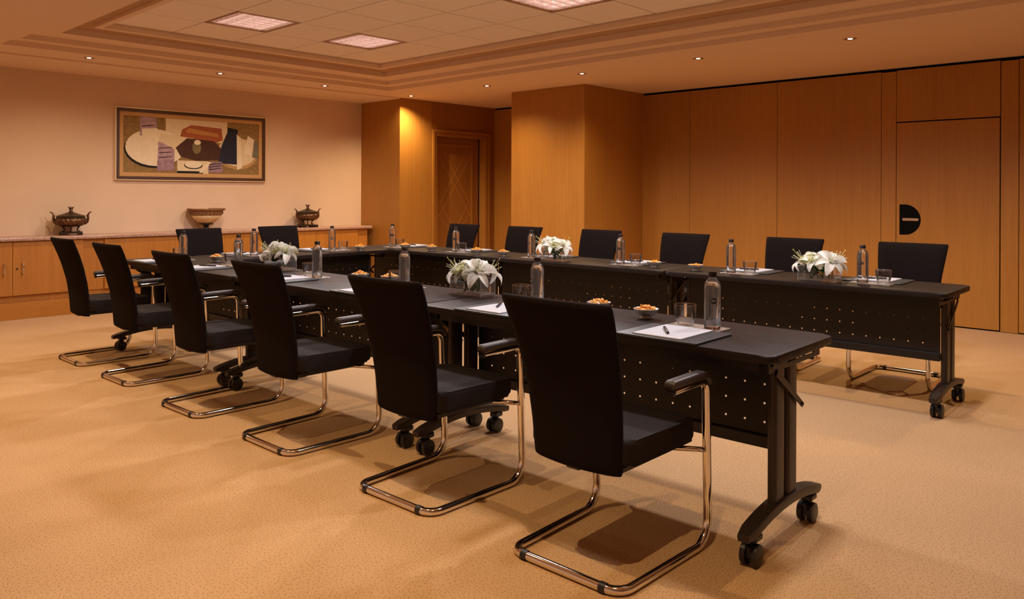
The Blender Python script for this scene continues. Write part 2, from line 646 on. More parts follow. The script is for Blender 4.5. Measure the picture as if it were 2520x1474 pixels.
# raised field on the leaf and its inlay lines
obj('leaf_moulding', ring(bmesh.new(), (7.60, 8.34, 0.20, 2.00), (7.635, 8.305, 0.235, 1.965), 0, 0.008), M['wood'], door).matrix_world = Matrix(((0, 0, 1, XP - 0.13), (1, 0, 0, 0), (0, 1, 0, 0), (0, 0, 0, 1)))


def inlay(ya, za, yb, zb, w=0.0045):
    d = Vector((0, yb - ya, zb - za))
    n = Vector((0, -d.z, d.y)).normalized() * w / 2
    bm = bmesh.new()
    vs = []
    for x in (XP - 0.1315, XP - 0.1285):
        for (y, z, s_) in ((ya, za, 1), (yb, zb, 1), (yb, zb, -1), (ya, za, -1)):
            vs.append(bm.verts.new((x, y + n.y * s_, z + n.z * s_)))
    for f in ((0, 1, 2, 3), (7, 6, 5, 4), (0, 4, 5, 1), (1, 5, 6, 2), (2, 6, 7, 3), (3, 7, 4, 0)):
        bm.faces.new([vs[i] for i in f])
    obj('inlay_line', bm, M['inlay'], door)


ya, yb = 7.65, 8.29
for off in (0.0, -0.16):
    for kz in (0.30, 1.14):
        z0_, z1_ = kz + off * 0.6, kz + 0.80 + off * 0.6
        if off == 0.0:
            inlay(ya + 0.06, z1_, yb - 0.02, z0_)
            inlay(ya + 0.02, z0_, yb - 0.06, z1_)
        else:
            inlay(ya, z1_ - 0.02, yb, max(0.25, z0_ - 0.10))
            inlay(ya, max(0.25, z0_ - 0.10), yb, z1_ - 0.02)

# --- column
colm = struct(obj('wall_column', B(-6.777, -5.612, 7.44, YW + 0.1, 0, S, 0.003, 1), M['wood']), 'square honey veneered column in front of the folding wall')

# --- folding wall: panels hung below a black track
fold = struct(obj('wall_right', B(XP - 0.4, XE + 0.2, YW + 0.035, YW + 0.2, 0, 2.9), M['black']), 'folding wall of honey veneer panels under a black track')
DX0, DX1 = -2.597, -1.694
edges = [-8.30, -7.15, -6.03, -4.937, -3.838, -2.740, DX0]
tops = [2.553] * 5 + [2.546]
for k in range(len(edges) - 1):
    obj('panel', B(edges[k] + 0.002, edges[k + 1] - 0.002, YW, YW + 0.03, 0.012, tops[k], 0.0015, 1), M['wood'], fold)
obj('panel', B(DX0 + 0.002, DX1 - 0.003, YW - 0.002, YW + 0.028, 2.030, 2.553, 0.0015, 1), M['wood'], fold)
edges = [DX1, -1.549, -0.45, 0.65, 1.75, 2.85, 3.95, XE + 0.1]
for k in range(len(edges) - 1):
    obj('panel', B(edges[k] + 0.003, edges[k + 1] - 0.002, YW, YW + 0.03, 0.004 if k == 0 else 0.012, 2.546 if k == 0 else 2.553, 0.0015, 1), M['wood'], fold)
door2 = struct(obj('door_2', B(DX0 + 0.004, DX1 - 0.006, YW - 0.003, YW + 0.028, 0.014, 2.018, 0.0015, 1), M['wood']), 'flush veneer door in the folding wall with half round black pull')
pl = [(-0.5, 0.0)]
bm = bmesh.new()
poly = [(-2.562, 1.190), (-2.562, 0.884)]
cx_, cz_, rx_, rz_ = -2.515, 1.037, 0.147, 0.153
for k in range(25):
    a = -PI / 2 + PI * k / 24
    poly.append((cx_ + rx_ * math.cos(a), cz_ + rz_ * math.sin(a)))
prism(bm, poly, 0, 0.004)
hp = obj('pull_plate', bm, M['black'], door2)
hp.matrix_world = Matrix(((1, 0, 0, 0), (0, 0, -1, YW - 0.003), (0, 1, 0, 0), (0, 0, 0, 1)))
hb = bmesh.new()
prism(hb, rrect(-2.535, -2.383, 1.026, 1.052, 0.0125, 6), 0.005, 0.013, 0.002, 1)
hbo = obj('pull_bar', hb, M['handle_bar'], door2, smooth='auto')
hbo.matrix_world = Matrix(((1, 0, 0, 0), (0, 0, -1, YW - 0.003), (0, 1, 0, 0), (0, 0, 0, 1)))


# ================================================================== LIGHT FIXTURES
def lamp(name, kind, parent, loc, energy, col, **kw):
    d = bpy.data.lights.new(name, kind)
    d.energy = energy
    d.color = col
    for k, v in kw.items():
        setattr(d, k, v)
    o = bpy.data.objects.new(name, d)
    link(o, parent)
    o.location = loc
    return o


def downlight(label, beam, watts):
    t = thing('downlight', label, 'downlight', group='recessed ceiling downlights')
    bm = lathe(bmesh.new(), [(0.052, 0), (0.048, -0.004), (0.040, -0.0035), (0.038, 0.0)], 28)
    obj('trim_ring', bm, M['trim_metal'], t, smooth=True)
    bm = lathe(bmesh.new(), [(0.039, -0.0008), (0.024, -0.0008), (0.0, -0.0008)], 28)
    obj('dark_disc', bm, M['trim_dark'], t)
    bm = lathe(bmesh.new(), [(0.020, -0.001), (0.018, -0.003), (0.010, -0.004), (0, -0.0045)], 20)
    obj('lens', bm, M['lens'], t, smooth=True)
    lamp('lamp', 'SPOT', t, (0, 0, -0.014), watts, DOWN_COL, spot_size=math.radians(beam), spot_blend=1.0, shadow_soft_size=0.014)
    return t


dls = []
for k, y in enumerate((1.38, 2.732, 4.085, 5.435)):
    dls.append((-8.01, y, ['ceiling downlight over the painting wall, off the left edge', 'ceiling downlight over the painting wall, leftmost in view',
                           'ceiling downlight over the painting wall, above the picture', 'ceiling downlight over the painting wall, right of the picture'][k]))
dls.append((-8.0, 6.796, 'ceiling downlight in the corner by the carved door'))
for k, x in enumerate((-6.576, -5.15, -3.771, -2.383, -0.99)):
    dls.append((x, 6.78, ['downlight left of the wooden column top', 'downlight in front of the wooden column top', 'downlight over the folding wall panels, third from the right',
                          'rightmost ceiling downlight in view, above the flush door', 'far row downlight off the right edge', 'far row downlight further off the right edge', 'far row downlight by the end wall'][k]))
for k, x in enumerate((-6.576, -5.15, -3.771, -2.383, -0.99)):
    dls.append((x, 1.45, 'near side ceiling downlight out of view, number %s from the painting wall' % ['one', 'two', 'three', 'four', 'five', 'six', 'seven'][k]))
for x, y, lab in dls:
    if x < -7.9:
        t = downlight(lab, 162 if y < 6 else 140, DOWN_W * (0.34 if y < 6 else 1.25))      # wall washers by the painting, brighter corner lamp
    elif y > 6:
        t = downlight(lab, 140, DOWN_W * 0.74)
    else:
        t = downlight(lab, 96, DOWN_W * 0.90)
    t.location = (x, y, S)

# recessed louvre fixtures in the tiled field
fx_frame = fx_refl = None


def louvre_fixture(label):
    t = thing('louver_light', label, 'ceiling light', group='square louvered ceiling lights')
    obj('frame', ring(bmesh.new(), (-0.298, 0.298, -0.298, 0.298), (-0.272, 0.272, -0.272, 0.272), 0.0, 0.010), M['fix_frame'], t)
    bm = bmesh.new()
    # tray shaped reflector housing
    pr = [(-0.272, 0.010), (-0.25, 0.066)]
    box(bm, -0.272, 0.272, -0.272, 0.272, 0.070, 0.074)
    for s_ in (-1, 1):
        box(bm, s_ * 0.273, s_ * 0.277, -0.277, 0.277, 0.008, 0.074)
        box(bm, -0.277, 0.277, s_ * 0.273, s_ * 0.277, 0.008, 0.074)
    obj('reflector', bm, M['reflector'], t)
    for k in range(4):
        y = -0.195 + 0.13 * k
        obj('lamp_tube', tube(bmesh.new(), [(-0.262, y, 0.050), (0.262, y, 0.050)], 0.013, 10), M['tube_glow'], t, smooth=True)
    for k in range(6):
        x = -0.272 + 0.544 * (k + 0.5) / 6
        obj('louver_blade', B(x - 0.0015, x + 0.0015, -0.272, 0.272, 0.004, 0.034), M['louver'], t)
    for k in range(5):
        y = -0.272 + 0.544 * (k + 0.5) / 5
        obj('louver_blade', B(-0.272, 0.272, y - 0.0015, y + 0.0015, 0.004, 0.032), M['louver'], t)
    lamp('lamp', 'SPOT', t, (0, 0, -0.096), LOUVER_W, LOUVER_COL, spot_size=math.radians(166), spot_blend=0.5, shadow_soft_size=0.09).visible_camera = False
    return t


lv = None
lv_lab = {(0, 0): 'square louvered ceiling light, left of the two by the painting wall', (0, 2): 'square louvered ceiling light, right of the two by the painting wall',
          (4, 0): 'square louvered ceiling light above the frame, over the near table row', (4, 2): 'square louvered ceiling light cut by the top edge of the picture',
          (8, 0): 'square louvered ceiling light over the camera end of the near row', (8, 2): 'square louvered ceiling light over the open end of the far row',
          (12, 0): 'square louvered ceiling light behind the viewer, near side', (12, 2): 'square louvered ceiling light behind the viewer, far side'}
for (i, j) in FIX:
    if lv is None:
        lv = louvre_fixture(lv_lab[(i, j)])
        o = lv
    else:
        o = copy_tree(lv)
        o['label'] = lv_lab[(i, j)]
    o.location = (TX0 + 0.6 * (i + 1) + 0.3, TY0 + 0.6 * (j + 1) + 0.3, 2.752)

# ================================================================== SIDEBOARD
XC = -8.80                                # plane of the cabinet doors
CT = 0.825


def cabinet(label, y0, y1, doors, handles):
    t = thing('cabinet', label, 'cabinet', (0, 0, 0), 0, 'built-in wooden sideboard cabinets')
    bm = bmesh.new()
    box(bm, XW + 0.002, XC - 0.020, y0, y1, 0.24, CT - 0.041)
    box(bm, XW + 0.002, XC - 0.035, y0, y1, 0.166, 0.24)
    obj('carcass', bm, M['wood_cab'], t)
    obj('plinth', B(XW + 0.002, XC - 0.018, y0, y1, 0.0, 0.166, 0.002, 1), M['wood_plinth'], t)
    for k, (a, b_) in enumerate(doors):
        d = obj('door', B(XC - 0.020, XC, a + 0.002, b_ - 0.002, 0.243, CT - 0.045, 0.0015, 1), M['wood_cab'], t)
        for hy in handles[k]:
            hm = bmesh.new()
            tube(hm, fillet([(XC, hy, 0.460), (XC + 0.028, hy, 0.460), (XC + 0.028, hy, 0.560), (XC, hy, 0.560)], 0.012, 4), 0.0058, 8)
            tube(hm, [(XC + 0.028, hy, 0.440), (XC + 0.028, hy, 0.58)], [0.0045, 0.0045], 8)
            obj('handle', hm, M['chrome'], d, smooth=True)
    return t


c1 = cabinet('wooden cabinet with chrome handles at the far left under the granite top', 0.30, 2.957, [(0.30, 0.96), (0.96, 1.625), (1.625, 2.290), (2.290, 2.954)], [[0.88], [1.04], [2.213], [2.380]])
lk = bmesh.new()
lathe(lk, [(0.0, 0.004), (0.010, 0.004), (0.011, 0.0)], 16)
lko = obj('lock', lk, M['lock'], c1)
lko.matrix_world = Matrix(((0, 0, 1, XC), (1, 0, 0, 2.328), (0, 1, 0, 0.51), (0, 0, 0, 1)))
cabinet('wooden cabinet behind the alabaster bowl, in the middle of the sideboard', 2.958, 4.958, [(3.167, 4.060), (4.060, 4.954)], [[], []])
c3 = cabinet('wooden cabinet at the door end of the sideboard', 4.959, 6.700, [(5.180, 5.849), (5.849, 6.527)], [[], []])
# granite worktop with bullnose front and rounded end
bm = prism(bmesh.new(), [(XW + 0.001, 0.30), (XC + 0.028, 0.30), (XC + 0.028, 6.735), (XC + 0.016, 6.763), (XC - 0.012, 6.775), (XW + 0.001, 6.775)], CT - 0.04, CT, 0.012, 3)
tag(obj('worktop', bm, M['granite'], smooth='auto'), 'long pink granite worktop on the sideboard below the picture', 'worktop')


# --- urns and pedestal bowl on the worktop
def urn(label, y, rotz):
    t = thing('lidded_urn', label, 'urn', (-8.955, y, CT), rotz, 'bronze lidded urns on the sideboard')
    bm = bmesh.new()
    box(bm, -0.085, 0.085, -0.112, 0.112, 0.018, 0.034, 0.003, 1)
    for sx in (-1, 1):
        for sy in (-1, 1):
            box(bm, sx * 0.085 - sx * 0.045, sx * 0.085, sy * 0.112 - sy * 0.05, sy * 0.112, 0, 0.018)
    obj('base', bm, M['bronze_dark'], t)
    # swirled body
    bm = bmesh.new()
    prof = [(0.055, 0.088), (0.085, 0.0915), (0.105, 0.098), (0.122, 0.108), (0.136, 0.120), (0.146, 0.134), (0.151, 0.148), (0.150, 0.160), (0.144, 0.171), (0.135, 0.180)]
    seg = 120
    rings = []
    for k, (r, z) in enumerate(prof):
        rr = []
        for q in range(seg):
            a = 2 * PI * q / seg
            flute = 0.011 * (1 - abs(math.sin(a * 10 + (z - 0.09) * 34)) ** 0.7)
            rr.append(bm.verts.new(((r + flute - 0.003) * math.cos(a), (r + flute - 0.003) * math.sin(a), z)))
        rings.append(rr)
    for a_, b_ in zip(rings[:-1], rings[1:]):
        for q in range(seg):
            bm.faces.new((a_[q], a_[(q + 1) % seg], b_[(q + 1) % seg], b_[q]))
    bm.faces.new(rings[0][::-1])
    bm.faces.new(rings[-1])
    obj('body', bm, M['bronze'], t, smooth=True)
    lid = obj('lid', lathe(bmesh.new(), [(0.138, 0.178), (0.138, 0.196), (0.146, 0.200), (0.125, 0.210), (0.085, 0.221), (0.045, 0.235), (0.022, 0.246), (0.0, 0.248)], 40), M['bronze_dark'], t, smooth='auto')
    bm = lathe(bmesh.new(), [(0.018, 0.244), (0.019, 0.254), (0.015, 0.262), (0.019, 0.282), (0.0, 0.282)], 16)
    for q in range(6):
        a = 2 * PI * q / 6
        tube(bm, [(0.012 * math.cos(a), 0.012 * math.sin(a), 0.276), (0.022 * math.cos(a), 0.022 * math.sin(a), 0.294), (0.034 * math.cos(a), 0.034 * math.sin(a), 0.300)], [0.007, 0.006, 0.002], 6)
    obj('finial', bm, M['bronze'], lid, smooth=True)
    for s_ in (-1, 1):
        bm = bmesh.new()
        tube(bm, [(0, s_ * 0.128, 0.116), (0, s_ * 0.152, 0.140), (0, s_ * 0.165, 0.175), (0, s_ * 0.160, 0.205), (0, s_ * 0.172, 0.232), (0, s_ * 0.190, 0.246), (0, s_ * 0.198, 0.236)],
             [0.014, 0.018, 0.013, 0.013, 0.008, 0.005, 0.006], 8)
        obj('handle', bm, M['bronze'], t, smooth=True)
        bm = bmesh.new()
        tube(bm, [(0, s_ * 0.082, 0.092), (0, s_ * 0.068, 0.078), (0, s_ * 0.060, 0.058), (0, s_ * 0.064, 0.042), (0, s_ * 0.080, 0.038), (0, s_ * 0.084, 0.047)], [0.010, 0.008, 0.007, 0.007, 0.006, 0.006], 8)
        obj('leg', bm, M['bronze_dark'], t, smooth=True)
    obj('centre_rod', tube(bmesh.new(), [(0, 0, 0.03), (0, 0, 0.092)], 0.006, 8), M['bronze_dark'], t, smooth=True)
    return t


urn('bronze lidded urn with scroll handles at the left end of the worktop', 2.878, math.radians(-18))
urn('bronze lidded urn with scroll handles near the carved door', 5.815, math.radians(-3))

t = thing('pedestal_bowl', 'cream alabaster pedestal bowl with carved bronze rim on the worktop', 'bowl', (-8.955, 4.395, CT))
obj('foot', lathe(bmesh.new(), [(0.0, 0), (0.068, 0.0), (0.072, 0.008), (0.055, 0.016), (0.030, 0.026), (0.026, 0.036), (0.033, 0.045), (0.026, 0.056), (0.045, 0.068), (0.078, 0.078), (0.080, 0.088), (0.0, 0.090)], 28), M['bronze_dark'], t, smooth='auto')
obj('basin', lathe(bmesh.new(), [(0.0, 0.088), (0.070, 0.090), (0.115, 0.112), (0.150, 0.145), (0.172, 0.180), (0.166, 0.180), (0.12, 0.13), (0, 0.10)], 40), M['alabaster'], t, smooth=True)
M['rim_band'] = plain('amber rim band', (0.27, 0.13, 0.05), 0.5, vary=0.3, vscale=40)
rm = obj('rim', lathe(bmesh.new(), [(0.172, 0.180), (0.186, 0.196), (0.194, 0.232), (0.190, 0.236), (0.214, 0.244), (0.216, 0.262), (0.200, 0.264), (0.186, 0.230), (0.168, 0.182)], 48), M['rim_band'], t, smooth='auto')
bm = bmesh.new()
for q in range(60):
    a = 2 * PI * q / 60
    mtx = Matrix.Rotation(a, 4, 'Z')
    b2 = bmesh.new()
    box(b2, 0.208, 0.2185, -0.0075, 0.0075, 0.243, 0.265, 0.002, 1)
    b2.transform(mtx)
    me_ = bpy.data.meshes.new('x')
    b2.to_mesh(me_)
    bm.from_mesh(me_)
    bpy.data.meshes.remove(me_)
    b2.free()
st = obj('rim_beading', bm, M['bowl_rim'], rm)
st['kind'] = 'stuff'
bm = bmesh.new()
for q in range(26):
    a = 2 * PI * q / 26
    for (dz, dr, sz) in ((0.205, 0.0, 0.010), (0.220, 0.004, 0.008)):
        r0 = 0.186 + dr + 0.002
        for k in range(2):
            aa = a + k * 0.06
            lathe(bm, [(0.0, -sz), (sz * 0.7, -sz * 0.5), (sz * 0.8, 0.0), (sz * 0.5, sz * 0.6), (0, sz)], 6, r0 * math.cos(aa), r0 * math.sin(aa), dz)
st = obj('rim_carving', bm, M['bowl_rim'], rm)
st['kind'] = 'stuff'

# ================================================================== PICTURE (generic abstract stand-in)
pt = thing('framed_picture', 'wide framed abstract painting in cream, brown, navy and lilac', 'picture', (XW, 4.3255, 1.833))
PW, PH = 0.9425, 0.4155                    # half sizes


def px_ring(o, i, x0, x1, mat, name):
    bm = ring(bmesh.new(), (-o[0], o[0], -o[1], o[1]), (-i[0], i[0], -i[1], i[1]), x0, x1)
    ob = obj(name, bm, mat, pt)
    ob.matrix_local = Matrix(((0, 0, 1, 0), (1, 0, 0, 0), (0, 1, 0, 0), (0, 0, 0, 1)))
    return ob


px_ring((PW, PH), (PW - 0.010, PH - 0.010), 0.001, 0.036, M['gilt'], 'gilt_edge')
px_ring((PW - 0.010, PH - 0.010), (PW - 0.046, PH - 0.046), 0.001, 0.030, M['frame_brown'], 'frame')
px_ring((PW - 0.046, PH - 0.046), (PW - 0.092, PH - 0.092), 0.001, 0.016, M['mat_board'], 'mat_board')
cw, chh = PW - 0.092, PH - 0.092
cols = {'ochre': (0.27, 0.165, 0.055), 'olive': (0.20, 0.145, 0.065), 'cream': (0.74, 0.60, 0.40), 'pale': (0.82, 0.70, 0.52), 'lilac': (0.42, 0.27, 0.33),
        'lilac2': (0.33, 0.20, 0.25), 'brown': (0.065, 0.022, 0.010), 'rust': (0.36, 0.095, 0.03), 'orange': (0.50, 0.22, 0.06), 'navy': (0.012, 0.015, 0.035),
        'black': (0.006, 0.005, 0.005), 'grey': (0.18, 0.16, 0.12), 'tan': (0.48, 0.28, 0.11)}
PM = {k: plain('paint ' + k, v, 0.8, vary=0.22 if k in ('ochre', 'olive', 'brown', 'navy', 'lilac', 'lilac2') else 0.05, vscale=26) for k, v in cols.items()}


def patch(poly, c, lvl):
    bm = prism(bmesh.new(), poly, 0.002, 0.006 + 0.0006 * lvl)
    ob = obj('color_patch', bm, PM[c], pt)
    ob.matrix_local = Matrix(((0, 0, 1, 0), (1, 0, 0, 0), (0, 1, 0, 0), (0, 0, 0, 1)))


def R_(x0, x1, y0, y1):
    return [(x0, y0), (x1, y0), (x1, y1), (x0, y1)]


def E_(cx, cy, rx, ry, n=28, a0=0, a1=360):
    return [(cx + rx * math.cos(math.radians(a0 + (a1 - a0) * k / (n - 1 if a1 - a0 < 360 else n))), cy + ry * math.sin(math.radians(a0 + (a1 - a0) * k / (n - 1 if a1 - a0 < 360 else n)))) for k in range(n)]


patch(R_(-cw, cw, -chh, chh), 'ochre', 0)
patch(R_(-0.36, 0.42, 0.06, chh), 'cream', 1)
patch(E_(-0.50, -0.05, 0.34, 0.22), 'black', 1.2)
patch(E_(-0.48, -0.03, 0.345, 0.215), 'pale', 2)
patch(E_(0.56, -0.06, 0.285, 0.20), 'tan', 1.5)
patch(E_(0.555, -0.045, 0.262, 0.178), 'cream', 2)
patch(R_(-0.66, -0.47, 0.10, chh), 'lilac', 3)
patch([(-0.62, -0.14), (-0.40, -0.16), (-0.46, 0.20), (-0.64, 0.18)], 'pale', 3.5)
patch([(-0.46, -0.30), (-0.26, -0.29), (-0.25, 0.02), (-0.45, 0.04)], 'lilac', 4)
patch([(-0.46, -0.30), (-0.26, -0.29), (-0.26, -0.16), (-0.46, -0.18)], 'lilac2', 4.5)
patch([(-0.20, 0.07), (0.20, 0.03), (0.36, 0.10), (0.34, 0.24), (-0.05, 0.26), (-0.16, 0.20)], 'rust', 4)
patch([(-0.12, 0.17), (0.30, 0.13), (0.30, 0.17), (-0.08, 0.225)], 'orange', 4.6)
patch([(-0.24, -0.02), (-0.10, 0.10), (0.24, 0.08), (0.40, -0.06), (0.34, -0.15), (0.02, -0.17), (-0.18, -0.12)], 'brown', 5)
patch(E_(0.02, -0.01, 0.055, 0.075), 'olive', 5.6)
patch(E_(0.03, 0.055, 0.042, 0.030), 'pale', 6)
patch([(0.30, -0.19), (0.58, -0.20), (0.55, 0.21), (0.42, 0.20), (0.34, 0.02)], 'navy', 5.4)
patch([(0.42, 0.14), (0.56, 0.12), (0.56, 0.24), (0.42, 0.26)], 'black', 3)
patch([(0.55, -0.27), (0.62, -0.24), (0.60, 0.14), (0.545, 0.18)], 'pale', 6)
patch([(0.64, -0.06), (0.74, -0.08), (0.79, 0.12), (0.70, 0.17)], 'pale', 4)
patch([(0.76, -0.10), (0.84, -0.12), (0.84, 0.10), (0.79, 0.11)], 'grey', 4.5)
patch(R_(-0.22, 0.17, -chh, -0.17), 'cream', 4)
patch(E_(-0.02, -0.225, 0.115, 0.045), 'black', 4.4)
patch(E_(-0.02, -0.215, 0.105, 0.043), 'pale', 5)
patch([(0.05, -0.31), (0.085, -0.315), (0.21, -0.185), (0.17, -0.175)], 'pale', 6)
patch(R_(-0.22, 0.10, -chh, -0.295), 'black', 5.2)
patch([(0.17, -0.30), (0.36, -0.31), (0.35, -0.17), (0.17, -0.18)], 'lilac2', 5.8)
for k in range(3):
    patch([(0.18, -0.205 - 0.03 * k), (0.34, -0.185 - 0.03 * k), (0.34, -0.193 - 0.03 * k), (0.18, -0.217 - 0.03 * k)], 'black', 6.2)
for k in range(3):
    patch([(-0.44, -0.03 - 0.055 * k), (-0.28, -0.015 - 0.055 * k), (-0.28, -0.022 - 0.055 * k), (-0.44, -0.04 - 0.055 * k)], 'black', 5)
patch([(-0.64, 0.215), (-0.49, 0.235), (-0.49, 0.227), (-0.64, 0.205)], 'black', 4)
patch([(-0.28, -0.03), (-0.22, -0.05), (0.04, 0.06), (-0.02, 0.10), (-0.42, 0.14), (-0.44, 0.05)], 'cream', 4.8)

# ================================================================== TABLES
TW, TT = 0.60, 0.73


def make_table(L, label, sticker=False):
    t = thing('conference_table', label, 'table', group='dark folding conference tables')
    h = L / 2
    bm = prism(bmesh.new(), rrect(-h, h, -0.30, 0.30, 0.05, 7), TT - 0.030, TT, 0.010, 3)
    obj('tabletop', bm, M['laminate'], t, smooth='auto')
    obj('apron', B(-h + 0.085, h - 0.085, -0.226, -0.204, 0.655, TT - 0.030), M['panel_metal'], t)
    obj('top_beam', B(-h + 0.088, h - 0.088, 0.040, 0.066, 0.612, TT - 0.030, 0.004, 1), M['rail_metal'], t)
    obj('bottom_rail', B(-h + 0.088, h - 0.088, 0.042, 0.068, 0.298, 0.350, 0.007, 2), M['rail_metal'], t)
    # perforated modesty panel, real holes
    bm = bmesh.new()
    x0, x1, z0, z1 = -h + 0.089, h - 0.089, 0.350, 0.612
    nc = int((x1 - x0 - 0.04) / 0.08)
    xs = -nc * 0.04
    zr = [0.398, 0.472, 0.546]
    pit = 0.074

    def quad(a, b_, c, d):
        bm.faces.new([bm.verts.new((p[0], 0.055, p[1])) for p in (a, b_, c, d)])
    zb, zt_ = zr[0] - pit / 2, zr[-1] + pit / 2
    xe = xs + nc * 0.08
    quad((x0, z0), (x1, z0), (x1, zb), (x0, zb))
    quad((x0, zt_), (x1, zt_), (x1, z1), (x0, z1))
    quad((x0, zb), (xs, zb), (xs, zt_), (x0, zt_))
    quad((xe, zb), (x1, zb), (x1, zt_), (xe, zt_))
    for a in range(nc):
        for z in zr:
            cx, cz = xs + 0.08 * (a + 0.5), z
            out = []
            for k in range(8):
                an = PI / 4 * k
                c_, s_ = math.cos(an), math.sin(an)
                q = max(abs(c_), abs(s_))
                out.append((cx + 0.04 * c_ / q, cz + pit / 2 * s_ / q))
            inn = [(cx + 0.0046 * math.cos(PI / 4 * k), cz + 0.0046 * math.sin(PI / 4 * k)) for k in range(8)]
            for k in range(8):
                j = (k + 1) % 8
                quad(out[k], out[j], inn[j], inn[k])
    bmesh.ops.remove_doubles(bm, verts=bm.verts[:], dist=0.0004)
    obj('modesty_panel', bm, M['panel_metal'], t)
    for s_ in (-1, 1):
        lx = s_ * (h - 0.072)
        # arched foot
        bm = bmesh.new()
        n = 14
        secs = []
        for k in range(n + 1):
            y = -0.375 + 0.67 * k / n
            q = (y + 0.04) / 0.335
            zt = 0.172 - 0.046 * q * q
            th = 0.034 if abs(q) < 0.97 else 0.026
            w = 0.031 if abs(q) < 0.97 else 0.022
            secs.append([bm.verts.new((lx + a * w * 0.86, y, zt)) for a in (-1, 1)] + [bm.verts.new((lx + w, y, zt - th * 0.4)), bm.verts.new((lx + w * 0.85, y, zt - th)),
                        bm.verts.new((lx - w * 0.85, y, zt - th)), bm.verts.new((lx - w, y, zt - th * 0.4))])
        for a_, b_ in zip(secs[:-1], secs[1:]):
            for k in range(6):
                bm.faces.new((a_[k], a_[(k + 1) % 6], b_[(k + 1) % 6], b_[k]))
        bm.faces.new(secs[0][::-1])
        bm.faces.new(secs[-1])
        leg = obj('leg', bm, M['leg_metal'], t, smooth='auto')
        for py in (-0.104, 0.012):
            bm = prism(bmesh.new(), rrect(lx - 0.0175, lx + 0.0175, py - 0.044, py + 0.044, 0.016, 5), 0.145, 0.665)
            obj('post', bm, M['leg_metal'], leg, smooth='auto')
        # slotted top bracket
        bm = bmesh.new()
        bx0, bx1 = lx + s_ * 0.018, lx + s_ * 0.024
        bx0, bx1 = min(bx0, bx1), max(bx0, bx1)
        box(bm, bx0, bx1, -0.222, -0.06, 0.652, TT - 0.030)
        box(bm, bx0, bx1, -0.06, 0.20, 0.652, 0.668)
        box(bm, bx0, bx1, -0.06, 0.20, 0.692, TT - 0.030)
        box(bm, bx0, bx1, 0.20, 0.262, 0.652, TT - 0.030)
        obj('bracket', bm, M['leg_metal'], leg)
        for (py, pz) in ((-0.198, 0.676), (0.228, 0.680)):
            b2 = lathe(bmesh.new(), [(0.0, 0.006), (0.007, 0.005), (0.008, 0.0)], 10)
            b2.transform(Matrix.Translation((bx1 if s_ > 0 else bx0, py, pz)) @ Matrix.Rotation(s_ * PI / 2, 4, 'Y'))
            obj('bolt', b2, M['dark_plastic'], leg, smooth=True)
        # diagonal brace
        bm = bmesh.new()
        p, q = Vector((0, -0.165, 0.648)), Vector((0, 0.070, 0.492))
        d = (q - p).normalized()
        nn = Vector((0, -d.z, d.y)) * 0.0135
        vs = []
        for x in (lx + s_ * 0.025, lx + s_ * 0.030):
            for pp in (p - nn, p + nn, q + nn * 0.7 + d * 0.008, q - nn * 0.7 + d * 0.008):
                vs.append(bm.verts.new((x, pp.y, pp.z)))
        for f in ((0, 1, 2, 3), (7, 6, 5, 4), (0, 4, 5, 1), (1, 5, 6, 2), (2, 6, 7, 3), (3, 7, 4, 0)):
            bm.faces.new([vs[i] for i in f])
        obj('brace', bm, M['leg_metal'], leg)
        bb = lathe(bmesh.new(), [(0.0, 0.006), (0.006, 0.005), (0.007, 0.0)], 10)
        bb.transform(Matrix.Translation((lx + s_ * 0.030, 0.066, 0.494)) @ Matrix.Rotation(s_ * PI / 2, 4, 'Y'))
        obj('brace_bolt', bb, M['dark_plastic'], leg, smooth=True)
        if sticker and s_ > 0:
            bm = bmesh.new()
            vs = []
            c0, c1_ = p.lerp(q, 0.40), p.lerp(q, 0.62)
            for pp in (c0 - nn * 0.8, c0 + nn * 0.8, c1_ + nn * 0.8, c1_ - nn * 0.8):
                vs.append(bm.verts.new((lx + s_ * 0.0305, pp.y, pp.z)))
            bm.faces.new(vs)
            obj('sticker', bm, M['sticker'], leg)
        for cy in (-0.295, 0.215):
            bm = bmesh.new()
            box(bm, lx - 0.024, lx + 0.024, cy - 0.032, cy + 0.028, 0.082, 0.108, 0.006, 1)
            tube(bm, [(lx, cy, 0.05), (lx, cy, 0.10)], 0.012, 10)
            for sx in (-1, 1):
                b2 = lathe(bmesh.new(), [(0.0, -0.011), (0.030, -0.012), (0.038, -0.009), (0.0392, 0.0), (0.038, 0.009), (0.030, 0.012), (0.0, 0.0105)], 24)
                b2.transform(Matrix.Translation((lx + sx * 0.0195, cy - 0.014, 0.0392)) @ Matrix.Rotation(PI / 2, 4, 'Y'))
                me_ = bpy.data.meshes.new('x')
                b2.to_mesh(me_)
                bm.from_mesh(me_)
                bpy.data.meshes.remove(me_)
                b2.free()
            box(bm, lx - 0.010, lx + 0.010, cy - 0.040, cy + 0.010, 0.030, 0.072, 0.004, 1)
            obj('caster', bm, M['dark_plastic'], leg, smooth='auto')
    return t


def put(o, u, v, z=0.0, rz=0.0):
    x, y = G(u, v)
    o.location = (x, y, z)
    o.rotation_euler = (0, 0, rz + TH)
    return o


